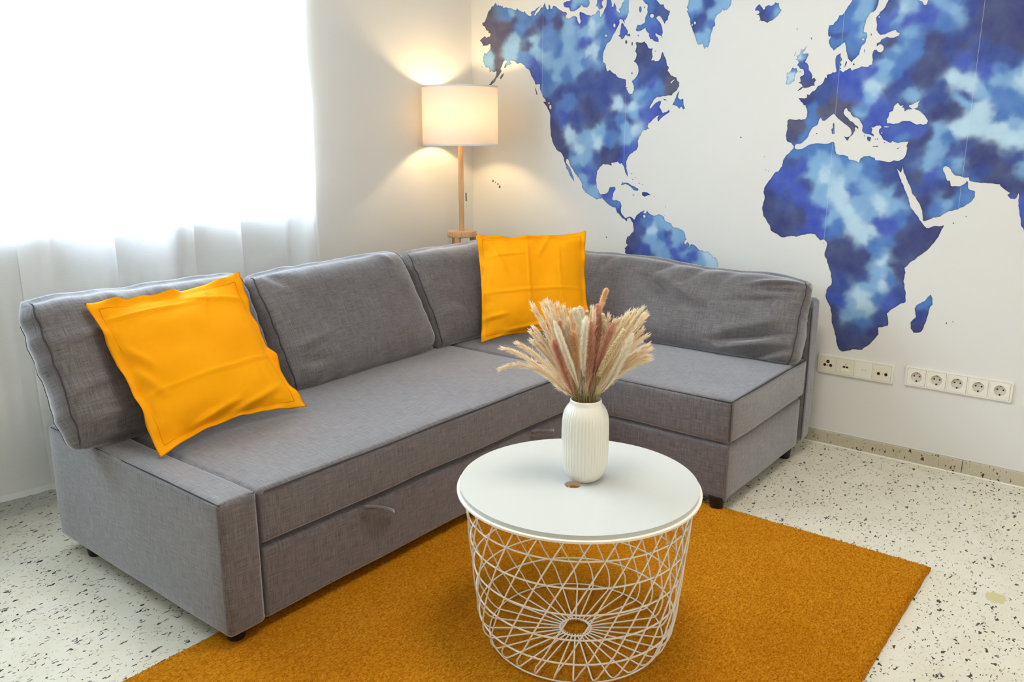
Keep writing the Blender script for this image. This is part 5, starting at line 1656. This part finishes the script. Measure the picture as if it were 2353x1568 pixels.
def wash_colour(y, z):
    n1 = noise.noise_vector(Vector((y * 9, z * 9, 1.0))) * 0.020 + noise.noise_vector(Vector((y * 24, z * 24, 5.0))) * 0.016 + noise.noise_vector(Vector((y * 64, z * 64, 8.0))) * 0.008
    yy, zz = y + n1.x, z + n1.y
    ci, cj = int(yy / CS), int(zz / CS)
    acc = [0, 0, 0]; tw = 0
    R_ = 1
    while tw == 0 and R_ < 12:
        for i in range(ci - R_, ci + R_ + 1):
            for j in range(cj - R_, cj + R_ + 1):
                for (a, c, colr) in cell.get((i, j), ()):
                    d2 = (a - yy) ** 2 + (c - zz) ** 2 + 0.00025
                    wt = 1 / d2 ** 2.6
                    tw += wt
                    for q in range(3): acc[q] += wt * colr[q]
        R_ += 1
    return [q / tw for q in acc]


def watercolour():
    m = mat('watercolour_print', (80, 110, 180), 0.6, 0.25)
    at = N(m, 'ShaderNodeVertexColor', layer_name='wash')
    n = noise_tex(m, 14, 5, 0.5)
    c1 = mixrgb(m, remap(m, n, 0.32, 0.68), mixrgb(m, 0.16, at.outputs[0], lin(46, 66, 150)), mixrgb(m, 0.08, at.outputs[0], lin(190, 220, 240)))
    # the joins between the wallpaper lengths show as hairline pale lines across the print
    tcj = N(m, 'ShaderNodeTexCoord')
    spj = N(m, 'ShaderNodeSeparateXYZ')
    L(m, tcj.outputs['Object'], spj.inputs[0])
    ad = N(m, 'ShaderNodeMath', operation='ADD'); L(m, spj.outputs[1], ad.inputs[0]); ad.inputs[1].default_value = 0.454
    mo = N(m, 'ShaderNodeMath', operation='PINGPONG'); L(m, ad.outputs[0], mo.inputs[0]); mo.inputs[1].default_value = 0.4722
    # pingpong touches 0 or its limit at every join
    su = N(m, 'ShaderNodeMath', operation='SUBTRACT'); L(m, mo.outputs[0], su.inputs[0]); su.inputs[1].default_value = 0.2361
    ab = N(m, 'ShaderNodeMath', operation='ABSOLUTE'); L(m, su.outputs[0], ab.inputs[0])
    gt = N(m, 'ShaderNodeMath', operation='GREATER_THAN'); L(m, ab.outputs[0], gt.inputs[0]); gt.inputs[1].default_value = 0.2361 - 0.0007
    fj = N(m, 'ShaderNodeMath', operation='MULTIPLY'); L(m, gt.outputs[0], fj.inputs[0]); fj.inputs[1].default_value = 0.42
    c1 = mixrgb(m, fj.outputs[0], c1, lin(214, 222, 240))
    L(m, c1, bsdf(m).inputs['Base Color'])
    return m


M['water'] = watercolour()
mural = thing('world_map_mural', (0, -1.8, 0.5), 'blue watercolour world map printed across the white wall above the sofa', 'wall mural')


def resample(poly, step):
    o = []
    n = len(poly)
    for i in range(n):
        a, c = Vector(poly[i]), Vector(poly[(i + 1) % n])
        k = max(1, int((c - a).length / step))
        for j in range(k):
            q = a.lerp(c, j / k)
            if j:
                nn = noise.noise_vector(Vector((q.x * 160, q.y * 160, 2))) * 0.0012 + noise.noise_vector(Vector((q.x * 55, q.y * 55, 6))) * 0.0038
                q = q + Vector((nn.x, nn.y))
            o.append((q.x, q.y))
    return o


for (kind, label, flat, holes) in LAND:
    pr = lambda f: [(f[i] / 1000, f[i + 1] / 1000) for i in range(0, len(f), 2)]
    big = kind == 'landmass'
    xs_ = flat[0::2]; ys_ = flat[1::2]
    size = max(max(xs_) - min(xs_), max(ys_) - min(ys_)) / 1000
    outer = resample(pr(flat), 0.007) if size > 0.05 else pr(flat)
    hl = [resample(pr(h), 0.007) for h in holes]
    pts = [Vector(p) for p in outer]
    ed = [(i, (i + 1) % len(outer)) for i in range(len(outer))]
    for h in hl:
        o_ = len(pts)
        pts += [Vector(p) for p in h]
        ed += [(o_ + i, o_ + (i + 1) % len(h)) for i in range(len(h))]
    nb = len(pts)
    if size > 0.05:
        g = 0.0085
        y0, y1, z0, z1 = min(p[0] for p in outer), max(p[0] for p in outer), min(p[1] for p in outer), max(p[1] for p in outer)
        near = set((int(p.x / 0.006), int(p.y / 0.006)) for p in pts)
        # scanline fill
        loops = [outer] + hl
        zz = z0 + g * 0.5
        row = 0
        while zz < z1:
            xsn = []
            for lp in loops:
                j = len(lp) - 1
                for i in range(len(lp)):
                    if (lp[i][1] > zz) != (lp[j][1] > zz):
                        xsn.append(lp[i][0] + (zz - lp[i][1]) * (lp[j][0] - lp[i][0]) / (lp[j][1] - lp[i][1]))
                    j = i
            xsn.sort()
            for a, c in zip(xsn[0::2], xsn[1::2]):
                yy = math.ceil(a / g) * g + (g / 2 if row % 2 else 0)
                while yy < c:
                    if (int(yy / 0.006), int(zz / 0.006)) not in near:
                        pts.append(Vector((yy, zz)))
                    yy += g
            zz += g * 0.87
            row += 1
    v2, e2, f2, ov, oe, of_ = delaunay_2d_cdt(pts, ed, [], 0, 1e-6)
    keep = []
    for f in f2:
        c = sum((v2[i] for i in f), Vector((0, 0))) / len(f)
        if inside(c, outer) and not any(inside(c, h) for h in hl):
            keep.append(f)
    bord = [any(k < nb for k in ov[i]) for i in range(len(v2))]
    me_v = [(-0.0006, -p.x, p.y) for p in v2] + []
    cnt_e = {}
    for f in keep:
        for i in range(len(f)):
            cnt_e[(f[i], f[(i + 1) % len(f)])] = 1
    fs = [tuple(f) for f in keep]
    n0 = len(me_v)
    me_v += [(-0.0001, v[1], v[2]) for v in me_v]
    for (a, c) in cnt_e:
        if (c, a) not in cnt_e: fs.append((a, c, c + n0, a + n0))
    o = MB().add(me_v, fs).build(kind, M['water'], mural, smooth=False)
    if label: o['label'] = label
    ca = o.data.color_attributes.new('wash', 'FLOAT_COLOR', 'POINT')
    buf = []
    for i, v in enumerate(v2):
        cc = wash_colour(v.x, v.y)
        if bord[i]: cc = [q * 0.62 for q in cc]
        buf += [*cc, 1.0]
    buf = buf + buf
    ca.data.foreach_set('color', buf)
